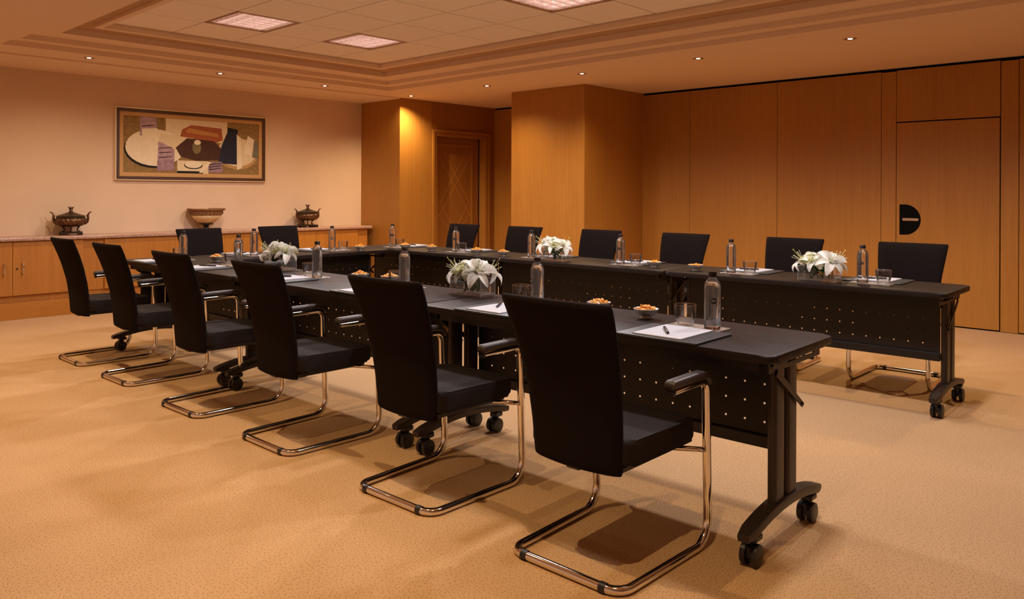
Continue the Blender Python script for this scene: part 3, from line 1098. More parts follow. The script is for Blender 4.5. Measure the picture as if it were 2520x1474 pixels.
TL = 1.806
tb = make_table(TL, 'dark conference table at the open end of the near row, closest to the viewer')
put(tb, -1.10 - TL / 2, 2.946)
tb2 = make_table(TL, 'dark conference table in the middle of the near row', True)
put(tb2, -2.92 - TL / 2, 2.950)
o = copy_tree(tb)
o['label'] = 'dark conference table at the painting end of the near row'
put(o, -4.745 - TL / 2, 2.957)
for u0, lab in ((-1.10, 'dark conference table at the open end of the far row'), (-2.915, 'dark conference table in the middle of the far row'), (-4.730, 'dark conference table of the far row in front of the carved door')):
    o = copy_tree(tb)
    o['label'] = lab
    put(o, u0 - TL / 2, 5.330, 0, PI)
tc = make_table(1.768, 'dark conference table across the end of the U, parallel to the painting')
put(tc, -6.20, 4.142, 0, -PI / 2)

# ================================================================== CHAIRS
PROF = [(0.365, -0.447), (0.378, -0.448), (0.487, -0.455), (0.598, -0.470), (0.724, -0.502), (0.807, -0.530), (0.876, -0.558), (0.934, -0.583)]
WID = [(0.365, 0.363), (0.378, 0.365), (0.487, 0.378), (0.598, 0.392), (0.724, 0.416), (0.807, 0.435), (0.876, 0.449), (0.934, 0.459)]


def interp(tab, z):
    if z <= tab[0][0]:
        return tab[0][1]
    for (a, va), (b_, vb) in zip(tab[:-1], tab[1:]):
        if z <= b_:
            return va + (vb - va) * (z - a) / (b_ - a)
    return tab[-1][1]


def make_chair():
    t = thing('conference_chair', 'x', 'chair')
    # backrest: lofted rounded slab, hollowed in plan and leaning back
    bm = bmesh.new()
    zs = [0.356, 0.360, 0.372] + [0.372 + 0.548 * k / 16 for k in range(1, 17)] + [0.932, 0.938]
    nU = 16
    rings = []
    for zi, z in enumerate(zs):
        w = interp(WID, z) / 2
        yc = interp(PROF, z)
        th = 0.017
        if zi in (0, len(zs) - 1):
            th, w = 0.009, w - 0.004
        elif zi in (1, len(zs) - 2):
            th, w = 0.014, w - 0.0015
        rg = []
        pts = []
        for k in range(nU + 1):
            a = -1 + 2 * k / nU
            e = 1.0 if abs(a) < 0.99 else 0.35
            if 0.85 < abs(a) < 0.99:
                e = 0.92
            pts.append((a, e))
        for a, e in pts:
            rg.append((a * w, yc + 0.016 * a * a - 0.016 - th * e + 0.006))
        for a, e in pts[::-1]:
            rg.append((a * w, yc + 0.016 * a * a - 0.016 + th * e + 0.006))
        # lower edge dips at the middle-right of the shell slightly: keep level
        rings.append([bm.verts.new((x, y, z - (0.005 * (1 - (x / w) ** 2) if zi < 3 else 0))) for x, y in rg])
    m_ = len(rings[0])
    for a_, b_ in zip(rings[:-1], rings[1:]):
        for k in range(m_):
            bm.faces.new((a_[k], a_[(k + 1) % m_], b_[(k + 1) % m_], b_[k]))
    bm.faces.new(rings[0][::-1])
    bm.faces.new(rings[-1])
    obj('backrest', bm, M['weave'], t, smooth=True)
    # seat cushion
    bm = bmesh.new()
    prism(bm, rrect(-0.213, 0.213, -0.452, 0.020, 0.05, 5), 0.388, 0.474, 0.020, 4)
    for v in bm.verts:
        if v.co.z > 0.43:
            q = (v.co.y + 0.2) / 0.24
            v.co.z += 0.006 - 0.014 * max(0, q) ** 2 - 0.004 * (v.co.x / 0.21) ** 2
    obj('seat', bm, M['fabric'], t, smooth='auto')
    bm = B(-0.185, 0.185, -0.44, -0.02, 0.366, 0.390, 0.006, 1)
    box(bm, -0.03, 0.03, -0.47, -0.43, 0.345, 0.385, 0.006, 1)
    box(bm, 0.10, 0.14, -0.46, -0.42, 0.352, 0.372, 0.006, 1)
    obj('seat_pan', bm, M['dark_plastic'], t)
    # one continuous cantilever tube
    r = 0.0160
    pts = [(-0.247, -0.245, 0.612), (-0.247, 0.008, 0.614), (-0.245, 0.034, r), (-0.228, -0.520, r), (0.228, -0.520, r), (0.245, 0.034, r), (0.247, 0.008, 0.614), (0.247, -0.245, 0.612)]
    path = fillet(pts, [0.045, 0.085, 0.06, 0.06, 0.085, 0.045], 7)
    obj('frame', tube(bmesh.new(), path, r, 12), M['chrome'], t, smooth='auto')
    for s_ in (-1, 1):
        # arm pad with rounded front following the bend
        bm = bmesh.new()
        secs = []
        prof = [(-0.252, 0.620, 0.55), (-0.247, 0.622, 0.9), (-0.235, 0.623, 1.0), (-0.10, 0.624, 1.0), (-0.035, 0.624, 1.0), (0.000, 0.616, 1.0), (0.020, 0.603, 0.85), (0.028, 0.592, 0.4)]
        for (y, z, k) in prof:
            w, hh = 0.0215 * (0.7 + 0.3 * k), 0.029 * k
            sec = []
            for q in range(14):
                an = 2 * PI * q / 14
                ca_, sa_ = math.cos(an), math.sin(an)
                sec.append(bm.verts.new((s_ * 0.247 + w * math.copysign(abs(ca_) ** 0.6, ca_), y, z + hh * (0.5 + 0.5 * math.copysign(abs(sa_) ** 0.6, sa_)))))
            secs.append(sec)
        for a_, b_ in zip(secs[:-1], secs[1:]):
            for k in range(14):
                bm.faces.new((a_[k], a_[(k + 1) % 14], b_[(k + 1) % 14], b_[k]))
        bm.faces.new(secs[0][::-1])
        bm.faces.new(secs[-1])
        ap = obj('armrest', bm, M['leather_arm'], t, smooth=True)
        b2 = lathe(bmesh.new(), [(0.0, -0.004), (0.0152, -0.004), (0.0184, 0.0), (0.0184, 0.007), (0.0, 0.007)], 18)
        b2.transform(Matrix.Translation((s_ * 0.247, -0.244, 0.612)) @ Matrix.Rotation(-PI / 2, 4, 'X'))
        obj('end_cap', b2, M['dark_plastic'], ap, smooth='auto')
        bm = tube(bmesh.new(), fillet([(s_ * 0.246, 0.022, 0.352), (s_ * 0.243, -0.03, 0.366), (s_ * 0.17, -0.10, 0.372)], 0.04, 4), 0.0095, 8)
        obj('bracket', bm, M['chrome'], t, smooth=True)
        bm = bmesh.new()
        tube(bm, [(s_ * 0.165 - 0.012, -0.520, r), (s_ * 0.165 + 0.012, -0.520, r)], 0.0180, 12)
        box(bm, s_ * 0.165 - 0.012, s_ * 0.165 + 0.012, -0.531, -0.509, 0.0, 0.008)
        obj('glide', bm, M['dark_plastic'], t, smooth='auto')
    return t


ch = make_chair()
first = True


def place_chair(u, v, rz, label, group):
    global first
    o = ch if first else copy_tree(ch)
    first = False
    o['label'] = label
    o['group'] = group
    put(o, u, v, 0, rz)
    return o


ORD = ['closest to the viewer', 'second from the viewer', 'third from the viewer', 'fourth from the viewer', 'fifth from the viewer', 'last one, by the sideboard']
near_ch = [(-1.600, 2.645), (-2.495, 2.650), (-3.500, 2.665), (-4.430, 2.662), (-5.440, 2.700), (-6.290, 2.712)]
for k, (u, v) in enumerate(near_ch):
    place_chair(u, v, math.radians((-0.3, 0.6, -0.5, 0.4, 0.2, -0.6)[k]), 'black cantilever chair seen from behind, %s along the near row' % ORD[k], 'black chairs along the near table row')
ORD2 = ['at its right end', 'second from the right', 'third from the right', 'fourth from the right', 'fifth from the right', 'by the carved door']
far_ch = [(-1.603, 5.74), (-2.462, 5.74), (-3.415, 5.74), (-4.315, 5.74), (-5.265, 5.745), (-6.155, 5.745)]
for k, (u, v) in enumerate(far_ch):
    place_chair(u, v, PI + math.radians((0.2, -0.5, 0.5, -0.3, 0.6, 0.2)[k]), 'black chair facing us behind the far row, %s' % ORD2[k], 'black chairs behind the far table row')
place_chair(-6.515, 3.630, -PI / 2, 'black chair at the cross table below the alabaster bowl', 'black chairs at the cross table')
place_chair(-6.515, 4.495, -PI / 2, 'black chair at the cross table left of the right-hand urn', 'black chairs at the cross table')

# ================================================================== TABLE SETTINGS
ZT = TT

# shared meshes -----------------------------------------------------
def mesh_of(bm, mats, smooth=False, name='m'):
    me = bpy.data.meshes.new(name)
    bmesh.ops.recalc_face_normals(bm, faces=bm.faces[:])
    if smooth:
        for f in bm.faces:
            f.smooth = True
    bm.to_mesh(me)
    bm.free()
    if smooth == 'auto':
        me.set_sharp_from_angle(angle=math.radians(38))
    for mm in (mats if isinstance(mats, (list, tuple)) else [mats]):
        me.materials.append(mm)
    return me


ME = {}
ME['pad'] = mesh_of(prism(bmesh.new(), rrect(-0.178, 0.178, -0.150, 0.150, 0.012, 3), 0, 0.009, 0.003, 2), M['pad'], 'auto', 'desk_pad')
ME['paper'] = mesh_of(B(-0.105, 0.105, -0.132, 0.132, 0, 0.0050), M['paper'], False, 'sheet')
ME['pen_body'] = mesh_of(tube(bmesh.new(), [(-0.066, 0, 0.006), (-0.060, 0, 0.006), (0.0, 0, 0.006), (0.066, 0, 0.006), (0.070, 0, 0.006)], [0.003, 0.0052, 0.006, 0.0055, 0.003], 10), M['cap'], True, 'pen_barrel')
pm = bmesh.new()
box(pm, 0.012, 0.062, -0.0012, 0.0012, 0.0125, 0.0140)
tube(pm, [(-0.004, 0, 0.006), (0.0, 0, 0.006)], 0.0064, 10)
ME['pen_clip'] = mesh_of(pm, M['silver'], 'auto', 'pen_clip')
cm = bmesh.new()
prism(cm, rrect(-0.120, 0.120, -0.058, 0.058, 0.004, 2), 0, 0.003, 0.001, 1)
ring(cm, (-0.120, 0.120, -0.058, 0.058), (-0.114, 0.114, -0.052, 0.052), 0.003, 0.0055)
ME['coaster'] = mesh_of(cm, M['hammered'], False, 'coaster')
# bottle
prof_o = [(0.0, 0.0), (0.030, 0.0), (0.0335, 0.004), (0.0335, 0.168), (0.0325, 0.180), (0.028, 0.194), (0.020, 0.205), (0.0145, 0.211), (0.0138, 0.222)]
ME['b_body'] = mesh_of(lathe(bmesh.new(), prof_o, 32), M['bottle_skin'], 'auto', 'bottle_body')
prof_w = [(0.0, 0.003), (0.029, 0.003), (0.0325, 0.007), (0.0325, 0.168), (0.0312, 0.181), (0.0272, 0.193), (0.0245, 0.1965), (0.0, 0.1965)]
ME['b_water'] = mesh_of(lathe(bmesh.new(), prof_w, 32), M['water'], 'auto', 'water')
ME['b_cap'] = mesh_of(lathe(bmesh.new(), [(0.0145, 0.216), (0.0172, 0.216), (0.0172, 0.235), (0.016, 0.237), (0.0, 0.237)], 24), M['cap'], 'auto', 'cap')


def on_cyl(x, z, r=0.0338):
    a = x / r
    return (r * math.sin(a), -r * math.cos(a), z)


lb = bmesh.new()
cen = lb.verts.new(on_cyl(0, 0.120))
prev = None
rgs = []
for rr in (0.006, 0.0125):
    rgs.append([lb.verts.new(on_cyl(rr * math.cos(2 * PI * k / 24), 0.120 + rr * math.sin(2 * PI * k / 24))) for k in range(24)])
for k in range(24):
    lb.faces.new((cen, rgs[0][k], rgs[0][(k + 1) % 24]))
    lb.faces.new((rgs[0][k], rgs[1][k], rgs[1][(k + 1) % 24], rgs[0][(k + 1) % 24]))
ME['b_label'] = mesh_of(lb, M['label_dark'], True, 'label')
# brand lettering wrapped round the bottle
fc = bpy.data.curves.new('lettering', 'FONT')
fc.body = 'FLO'
fc.size = 0.0135
fc.align_x = 'CENTER'
fc.align_y = 'CENTER'
fo = bpy.data.objects.new('lettering', fc)
COL.objects.link(fo)
bpy.context.view_layer.update()
txt = bpy.data.meshes.new_from_object(fo.evaluated_get(bpy.context.evaluated_depsgraph_get()))
bpy.data.objects.remove(fo)
for v in txt.vertices:
    v.co = Vector(on_cyl(v.co.x * 0.72, 0.120 + v.co.y * 1.05, 0.0342))
txt.materials.clear()
txt.materials.append(M['label_white'])
ME['b_text'] = txt
bc = bmesh.new()
for k in range(4):
    a0, a1 = 0.0338 * (1.45 + 0.09 * k), 0.0338 * (1.45 + 0.09 * (k + 1))
    bc.faces.new([bc.verts.new(on_cyl(*p)) for p in ((a0, 0.020), (a1, 0.020), (a1, 0.034), (a0, 0.034))])
ME['b_code'] = mesh_of(bc, M['label_white'], False, 'code_label')
# tumbler: thick base, thin wall
ME['g_base'] = mesh_of(lathe(bmesh.new(), [(0.0, 0.0), (0.032, 0.0), (0.0345, 0.003), (0.0372, 0.020), (0.0392, 0.028), (0.034, 0.0285), (0.024, 0.025), (0.0, 0.024)], 32), M['sparkle_base'], 'auto', 'tumbler_base')
ME['g_wall'] = mesh_of(lathe(bmesh.new(), [(0.0393, 0.0285), (0.0445, 0.045), (0.0470, 0.085), (0.0465, 0.0872), (0.0456, 0.0872), (0.0451, 0.085), (0.0428, 0.046), (0.0375, 0.0285)], 32, close=True), M['thin'], 'auto', 'tumbler_wall')
ME['g_rim'] = mesh_of(lathe(bmesh.new(), [(0.0471, 0.0862), (0.0466, 0.0880), (0.0456, 0.0880), (0.0450, 0.0862)], 32, close=True), M['glass'], True, 'tumbler_rim')
bp = [(0.0, 0.0), (0.026, 0.0), (0.028, 0.004), (0.022, 0.008), (0.036, 0.016), (0.049, 0.028), (0.0545, 0.041), (0.0565, 0.0445), (0.055, 0.045), (0.052, 0.041), (0.046, 0.029), (0.030, 0.017), (0.0, 0.013)]
ME['bowl'] = mesh_of(lathe(bmesh.new(), bp, 36), M['hammered'], 'auto', 'bowl')


def fruit_mesh(seed, mat):
    rnd = random.Random(seed)
    bm = bmesh.new()
    bmesh.ops.create_icosphere(bm, subdivisions=1, radius=0.0115)
    for v in bm.verts:
        v.co = Vector((v.co.x * 1.25, v.co.y * 0.95, v.co.z * 0.55)) * (1 + rnd.uniform(-0.18, 0.18))
        v.co.z += 0.25 * v.co.x * abs(v.co.x) / 0.012
    return mesh_of(bm, mat, True, 'dried_fruit')


FR = [fruit_mesh(1, M['fruit']), fruit_mesh(2, M['fruit2']), fruit_mesh(3, M['fruit']), fruit_mesh(4, M['fruit2'])]


def setting(pos, pad, co, gl, bo, rz, ba, pen=(0.02, 0.02, 0.9), group='near'):
    """one place setting: pad, sheet, pen, coaster, tumbler and bottle; coordinates in the table frame"""
    def one(me, name, u, v, z, r, lab, cat, grp):
        o = bpy.data.objects.new(name, me)
        link(o)
        put(o, u, v, z, r)
        return tag(o, lab, cat, grp)
    one(ME['pad'], 'desk_pad', pad[0], pad[1], ZT + 0.0004, rz, 'black leather desk pad %s' % pos, 'desk pad', 'black leather desk pads')
    one(ME['paper'], 'notepad', pad[0], pad[1], ZT + 0.0098, rz, 'white notepad on the desk pad %s' % pos, 'notepad', 'white notepads')
    ca, sa = math.cos(rz), math.sin(rz)
    pu, pv = pad[0] + ca * pen[0] - sa * pen[1], pad[1] + sa * pen[0] + ca * pen[1]
    p = thing('pen', 'black pen on the notepad %s' % pos, 'pen', group='black pens')
    put(p, pu, pv, ZT + 0.0149, rz + pen[2])
    share(ME['pen_body'], 'barrel', p)
    share(ME['pen_clip'], 'clip', p)
    one(ME['coaster'], 'coaster', co[0], co[1], ZT + 0.0004, rz, 'silver rectangular coaster %s' % pos, 'coaster', 'silver coasters')
    tg = thing('tumbler', 'clear glass tumbler %s' % pos, 'glass', group='glass tumblers')
    put(tg, gl[0], gl[1], ZT + 0.0036, 0)
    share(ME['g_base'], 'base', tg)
    share(ME['g_wall'], 'wall', tg)
    share(ME['g_rim'], 'rim', tg)
    b = thing('water_bottle', 'clear water bottle with black cap %s' % pos, 'bottle', group='water bottles')
    put(b, bo[0], bo[1], ZT + 0.0036, ba)
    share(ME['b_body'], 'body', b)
    share(ME['b_water'], 'water', b)
    share(ME['b_cap'], 'cap', b)
    lo = share(ME['b_label'], 'label', b)
    share(ME['b_text'], 'lettering', lo)
    share(ME['b_code'], 'code_label', b)


NV = 2.792
S1 = ['at the seat closest to the viewer', 'at the second seat of the near row', 'at the third seat of the near row', 'at the fourth seat of the near row', 'at the fifth seat of the near row', 'at the sideboard end of the near row']
near_set = [  # pad u, coaster u,v, tumbler u, bottle u, bottle angle
    (-1.565, (-1.575, 3.010), -1.637, -1.505, 0.62),
    (-2.475, (-2.505, 3.050), -2.580, -2.460, -0.35),
    (-3.470, (-3.475, 3.070), -3.575, -3.480, -0.45),
    (-4.330, (-4.330, 3.010), -4.385, -4.270, -0.40),
    (-5.400, (-5.390, 3.050), -5.480, -5.330, 0.10),
    (-6.175, (-6.205, 3.030), -6.290, -6.170, -0.55)]
for k, (pu, co, gu, bu, ba) in enumerate(near_set):
    setting(S1[k], (pu, NV), co, (gu, co[1] + 0.012), (bu, co[1] - 0.006), 0.0, ba,
            [(-0.021, -0.019, -0.94), (-0.045, 0.034, 2.15), (0.03, 0.0, 1.0), (-0.04, 0.0, 0.95), (0.02, 0.03, 0.55), (0.02, 0.03, 0.6)][k])
S2 = ['at the right end of the far row', 'at the second seat from the right, far row', 'at the third seat from the right, far row', 'at the fourth seat from the right, far row', 'at the fifth seat from the right, far row', 'at the left end of the far row']
far_set = [
    (-1.590, (-1.570, 5.265), -1.500, -1.622, 0.55),
    (-2.435, (-2.430, 5.250), -2.352, -2.490, 1.30),
    (-3.385, (-3.350, 5.245), -3.265, -3.402, 0.9),
    (-4.235, (-4.255, 5.240), -4.205, -4.300, 1.2),
    (-5.195, (-5.180, 5.225), -5.130, -5.205, 1.0),
    (-6.085, (-6.085, 5.225), -6.010, -6.120, 1.0)]
for k, (pu, co, gu, bu, ba) in enumerate(far_set):
    setting(S2[k], (pu, 5.468), co, (gu, co[1]), (bu, co[1]), PI, ba - PI, (0.01, 0.02, 0.35))
setting('at the cross table, left seat', (-6.325, 3.62), (-6.115, 3.700), (-6.115, 3.775), (-6.115, 3.640), -PI / 2, 0.9, (0.0, 0.02, 0.2))
setting('at the cross table, right seat', (-6.325, 4.42), (-6.115, 4.540), (-6.115, 4.600), (-6.115, 4.470), -PI / 2, 0.9, (0.0, 0.02, 0.2))

# --- bowls of dried fruit
bowls = [((-1.859, 3.075), 'beside the pad closest to the viewer'), ((-2.130, 3.100), 'half hidden behind the closest chair back'), ((-3.955, 3.110), 'above the second chair, left one'),
         ((-3.715, 3.150), 'behind the tumbler at the third seat'), ((-5.815, 3.130), 'between the last two near row bottles'), ((-6.010, 3.93), 'behind a tumbler on the cross table'),
         ((-5.975, 4.700), 'on the cross table by the inner corner'), ((-5.840, 5.150), 'at the left end of the far row'), ((-5.475, 5.165), 'second from left on the far row'), ((-4.895, 5.180), 'third from left on the far row'),
         ((-4.575, 5.185), 'fourth from left, beside a far table joint'), ((-3.090, 5.225), 'left of the right-hand far table joint'), ((-2.750, 5.225), 'right of the right-hand far table joint')]
for n_, ((u, v), lab) in enumerate(bowls):
    o = bpy.data.objects.new('snack_bowl', ME['bowl'])
    link(o)
    put(o, u, v, ZT + 0.0002, random.uniform(0, 6))
    tag(o, 'small footed silver bowl %s' % lab, 'bowl', 'silver snack bowls')
    rnd = random.Random(n_ + 20)
    spots = []
    for k in range(9):
        spots.append((0.036 * math.cos(2 * PI * k / 9 + rnd.uniform(-.2, .2)), 0.036 * math.sin(2 * PI * k / 9 + rnd.uniform(-.2, .2)), 0.043 + rnd.uniform(-0.001, 0.003)))
    for k in range(5):
        spots.append((0.016 * math.cos(2 * PI * k / 5 + 0.3), 0.016 * math.sin(2 * PI * k / 5 + 0.3), 0.051 + rnd.uniform(0, 0.004)))
    spots.append((0.0, 0.002, 0.060 if n_ not in (0, 1, 11, 12) else 0.054))
    bx, by = G(u, v)
    for k, (dx, dy, dz) in enumerate(spots):
        if n_ in (11, 12):
            dz -= 0.006
        f = bpy.data.objects.new('dried_fruit', FR[rnd.randrange(4)])
        link(f)
        f.location = (bx + dx, by + dy, ZT + dz)
        f.rotation_euler = (rnd.uniform(-0.5, 0.5), rnd.uniform(-0.5, 0.5), rnd.uniform(0, 6.3))
        tag(f, 'orange dried fruit in the bowl %s' % lab, 'dried fruit', 'dried fruit in the bowl %s' % lab)

# ================================================================== FLOWERS
def petal_mesh(L, W, curl, cup, mat, n=7, name='petal', wavy=0.0):
    """petal along +X from the origin, rising then curling back; normal roughly +Z"""
    bm = bmesh.new()
    rows = []
    x = z = 0.0
    ang = math.radians(58)
    for k in range(n + 1):
        s = k / n
        w = W * (math.sin(PI * min(1, s * 0.93 + 0.05)) ** 0.75) * 0.5
        if k == 0:
            w = W * 0.13
        row = []
        for a in (-1, -0.5, 0, 0.5, 1):
            row.append(bm.verts.new((x - 0.0 * abs(a), a * w, z + cup * w * (abs(a) ** 1.5) + wavy * W * math.sin(9 * s + 2 * a))))
        rows.append(row)
        x += L / n * math.cos(ang)
        z += L / n * math.sin(ang)
        ang -= curl / n
    for a_, b_ in zip(rows[:-1], rows[1:]):
        for k in range(4):
            bm.faces.new((a_[k], a_[k + 1], b_[k + 1], b_[k]))
    bmesh.ops.solidify(bm, geom=bm.faces[:], thickness=0.0009)
    return mesh_of(bm, mat, True, name)


PET = [petal_mesh(0.100, 0.044, math.radians(128), 0.45, M['petal'], wavy=0.03), petal_mesh(0.098, 0.030, math.radians(150), 0.5, M['petal'], wavy=0.02)]
RPO = petal_mesh(0.046, 0.046, math.radians(60), 0.85, M['rose'], name='rose_petal')
RPI = petal_mesh(0.040, 0.036, math.radians(-12), 1.0, M['rose'], name='rose_petal')
SMP = petal_mesh(0.042, 0.034, math.radians(95), 0.4, M['petal'], name='small_petal', wavy=0.05)
LEAF = petal_mesh(0.090, 0.036, math.radians(70), 0.35, M['leaf'], name='leaf')
sb = bmesh.new()
tube(sb, [(0, 0, 0.004), (0.010, 0, 0.035), (0.024, 0, 0.066), (0.026, 0, 0.070)], [0.0009, 0.0009, 0.0009, 0.0018], 5)
STAM = mesh_of(sb, M['rose'], True, 'stamen')
pb = bmesh.new()
tube(pb, [(0, 0, 0.004), (0.003, 0.002, 0.05), (0.010, 0.004, 0.088), (0.012, 0.005, 0.094)], [0.0016, 0.0014, 0.0014, 0.003], 6)
PIST = mesh_of(pb, M['pistil'], True, 'pistil')
hb_ = lathe(bmesh.new(), [(0, 0.0), (0.010, 0.004), (0.015, 0.016), (0.013, 0.028), (0.006, 0.036), (0, 0.038)], 12)
RCORE = mesh_of(hb_, M['rose'], True, 'rose_core')


def aim(d, roll=0.0):
    q = Vector(d).normalized().to_track_quat('Z', 'Y').to_matrix().to_4x4()
    return q @ Matrix.Rotation(roll, 4, 'Z')


def head(name, label, cat, group, pos, d, roll, sc=1.0):
    t = thing(name, label, cat, group=group)
    t.matrix_world = Matrix.Translation(pos) @ aim(d, roll) @ Matrix.Scale(sc, 4)
    return t


FS = 1.3                                  # size of the flower heads


def stem_to(t, mw, foot, mat):
    inv = mw.inverted()
    a = Vector((0, 0, 0.004))
    f = inv @ Vector(foot)
    m1 = inv @ (mw.translation.lerp(Vector(foot), 0.5) + Vector((0, 0, 0.006)))
    bm = tube(bmesh.new(), [a, m1, f], 0.0022, 6)
    obj('stem', bm, mat, t, smooth=True)


def lily(label, group, pos, d, roll, foot, sc=1.0):
    sc *= FS
    t = head('lily', label, 'flower', group, pos, d, roll, sc)
    mw = Matrix.Translation(pos) @ aim(d, roll) @ Matrix.Scale(sc, 4)
    for k in range(6):
        share(PET[k % 2], 'petal', t, (0, 0, 0.0008 * (k % 2)), (0, 0, 2 * PI * k / 6))
    for k in range(6):
        share(STAM, 'stamen', t, (0, 0, 0), (0, 0, 2 * PI * k / 6 + 0.4))
    share(PIST, 'pistil', t)
    stem_to(t, mw, foot, M['stem'])


def rose(label, group, pos, d, roll, foot, sc=1.0):
    sc *= FS
    t = head('rose', label, 'flower', group, pos, d, roll, sc)
    mw = Matrix.Translation(pos) @ aim(d, roll) @ Matrix.Scale(sc, 4)
    share(RCORE, 'bud', t)
    for k in range(4):
        share(RPI, 'petal', t, (0.003 * math.cos(k * PI / 2), 0.003 * math.sin(k * PI / 2), 0.001), (0, 0, k * PI / 2 + 0.3))
    for k in range(5):
        a = 2 * PI * k / 5
        share(RPO, 'petal', t, (0.004 * math.cos(a), 0.004 * math.sin(a), -0.003), (0, 0, a))
    stem_to(t, mw, foot, M['stem'])


def blossom(label, group, pos, d, roll, foot, sc=1.0):
    sc *= FS
    t = head('blossom', label, 'flower', group, pos, d, roll, sc)
    mw = Matrix.Translation(pos) @ aim(d, roll) @ Matrix.Scale(sc, 4)
    for k in range(5):
        share(SMP, 'petal', t, (0, 0, 0), (0, 0, 2 * PI * k / 5))
    for k in range(4):
        share(SMP, 'petal', t, (0, 0, 0.006), (0, 0, 2 * PI * k / 4 + 0.5), (0.72, 0.72, 0.9))
    share(PIST, 'pistil', t, (0, 0, 0), (0, 0, 0), (0.3, 0.3, 0.3))
    stem_to(t, mw, foot, M['stem'])


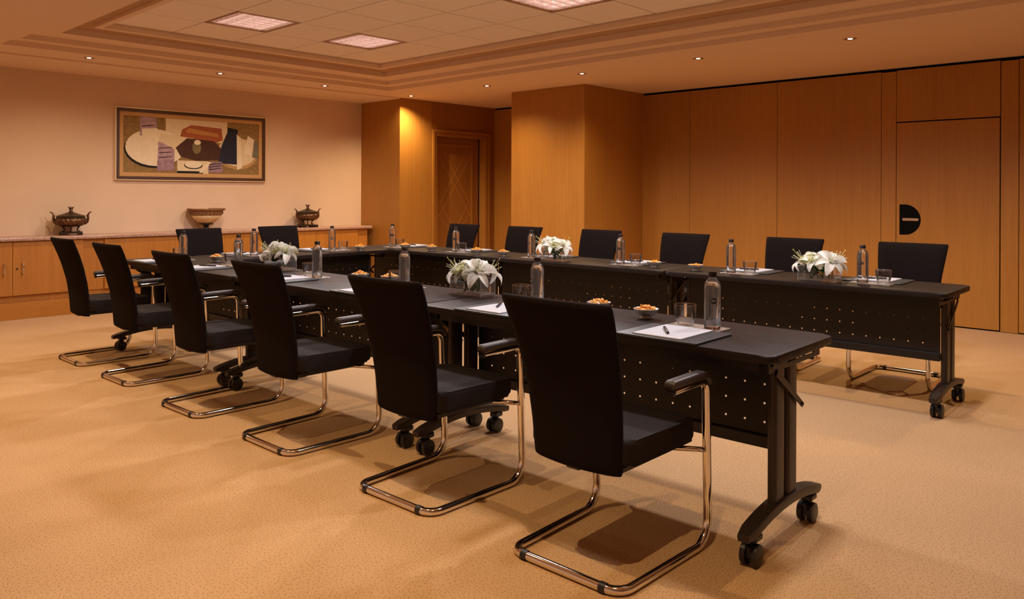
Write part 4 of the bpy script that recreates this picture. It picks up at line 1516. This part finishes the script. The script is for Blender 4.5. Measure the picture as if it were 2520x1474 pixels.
def arrangement(u, v, where, seed, mirror=1, rz=0.0):
    rnd = random.Random(seed)
    bx, by = G(u, v)
    vase = thing('glass_vase', 'clear rectangular glass vase %s' % where, 'vase', group='clear rectangular flower vases')
    put(vase, u, v, ZT + 0.0003, rz)
    hx, hy, hz, w = 0.118, 0.058, 0.098, 0.0055
    bm = prism(bmesh.new(), rrect(-hx, hx, -hy, hy, 0.004, 2), 0, 0.013, 0.001, 1)
    obj('base', bm, M['vase_glass'], vase)
    for (a, b_, c, d) in ((-hx, hx, -hy, -hy + w), (-hx, hx, hy - w, hy), (-hx, -hx + w, -hy + w, hy - w), (hx - w, hx, -hy + w, hy - w)):
        obj('wall', B(a, b_, c, d, 0.013, hz, 0.0012, 1), M['vase_glass'], vase)
    e = 0.0032  # thin strips added along the vase edges as painted glints
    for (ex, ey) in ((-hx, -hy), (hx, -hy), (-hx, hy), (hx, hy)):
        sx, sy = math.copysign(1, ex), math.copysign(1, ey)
        obj('corner_glint', B(min(ex, ex - sx * e), max(ex, ex - sx * e), min(ey, ey - sy * e), max(ey, ey - sy * e), 0.001, hz - 0.001), M['edge_glint'], vase)
    obj('rim', ring(bmesh.new(), (-hx, hx, -hy, hy), (-hx + w, hx - w, -hy + w, hy - w), hz - 0.001, hz + 0.0004), M['edge_glint'], vase)
    obj('base_glint', ring(bmesh.new(), (-hx - 0.0002, hx + 0.0002, -hy - 0.0002, hy + 0.0002), (-hx + 0.003, hx - 0.003, -hy + 0.003, hy - 0.003), 0.011, 0.0135), M['edge_glint'], vase)
    T = Matrix.Translation((bx, by, ZT)) @ Matrix.Rotation(TH + rz, 4, 'Z')
    R3 = T.to_3x3()

    def P(x, y, z):
        return T @ Vector((x * mirror, y, z))

    def D(x, y, z):
        return R3 @ Vector((x * mirror, y, z))

    def foot():
        return P(rnd.uniform(-0.07, 0.07), rnd.uniform(-0.03, 0.03), 0.020)
    g = 'flowers in the vase %s' % where
    lily('open white lily hanging over the left rim of the vase %s' % where if mirror > 0 else 'open white lily hanging over the right rim of the vase %s' % where, g, P(-0.085, -0.01, 0.112), D(-0.72, -0.25, 0.75), 0.3, foot(), 0.95)
    lily('large open white lily at the front right of the vase %s' % where if mirror > 0 else 'large open white lily at the front left of the vase %s' % where, g, P(0.075, -0.030, 0.118), D(0.45, -0.62, 0.66), 0.1, foot(), 1.0)
    lily('white lily leaning out at the back of the vase %s' % where, g, P(0.075, 0.040, 0.115), D(0.62, 0.30, 0.70), 0.7, foot(), 0.92)
    lily('white lily in the front middle of the vase %s' % where, g, P(-0.015, -0.035, 0.112), D(-0.10, -0.62, 0.78), 0.5, foot(), 0.78)
    rose('cream rose left of centre in the vase %s' % where if mirror > 0 else 'cream rose right of centre in the vase %s' % where, g, P(-0.050, -0.020, 0.110), D(-0.15, -0.45, 0.85), 0.2, foot(), 1.15)
    rose('cream rose at the back left of the vase %s' % where if mirror > 0 else 'cream rose at the back right of the vase %s' % where, g, P(-0.055, 0.035, 0.110), D(-0.2, 0.3, 0.9), 1.2, foot(), 1.1)
    rose('small cream rose tucked low in the vase %s' % where, g, P(0.020, -0.030, 0.105), D(0.15, -0.75, 0.65), 2.2, foot(), 1.0)
    nb = [((0.030, 0.000, 0.152), (0.1, -0.35, 1.0), 1.2), ((0.085, -0.005, 0.135), (0.6, -0.35, 0.8), 1.1), ((-0.010, 0.030, 0.145), (-0.2, 0.1, 1.0), 1.1), ((0.055, 0.040, 0.145), (0.35, 0.35, 0.9), 1.05),
          ((-0.045, -0.005, 0.140), (-0.3, -0.5, 0.9), 1.05), ((0.020, -0.040, 0.130), (0.0, -0.85, 0.6), 1.0)]
    for k, (p, d, sc) in enumerate(nb):
        blossom('ruffled white blossom %s in the vase %s' % (['at the top', 'high on the side', 'at the rear middle', 'at the rear side', 'left of the top', 'in front of the top'][k], where), g, P(*p), D(*d), k * 1.3, foot(), sc)
    for k, (x, y, z, d) in enumerate(((0.02, -0.052, 0.070, (0.25, -0.9, 0.35)), (-0.04, -0.050, 0.075, (-0.3, -0.9, 0.1)), (0.045, -0.046, 0.082, (0.5, -0.7, 0.5)), (-0.06, 0.0, 0.085, (-0.8, -0.2, 0.4)), (0.01, 0.04, 0.08, (0.0, 0.8, 0.5)), (0.00, -0.02, 0.055, (-0.5, -0.3, 0.1)))):
        lf = bpy.data.objects.new('leaf_sprig', None)
        link(lf)
        lf.empty_display_size = 0.03
        lf.matrix_world = Matrix.Translation(P(x * 0.8, y * 0.7, z)) @ aim(D(*d), k * 0.9)
        tag(lf, 'dark green leaf sprig under the flowers of the vase %s' % where, 'leaves', 'leaf sprigs in the vase %s' % where)
        share(LEAF, 'leaf', lf, (0, 0, 0), (0, 0, 0), (0.75, 0.9, 0.75))
        share(LEAF, 'leaf', lf, (0, 0, 0), (0, 0, 2.3), (0.62, 0.8, 0.62))


arrangement(-2.975, 3.115, 'by the second near chair', 3)
arrangement(-4.930, 3.150, 'by the fourth near chair', 5, -1)
arrangement(-3.985, 5.165, 'before the column', 8, -1)
arrangement(-1.855, 5.175, 'at the far right', 11)
bpy.context.view_layer.update()
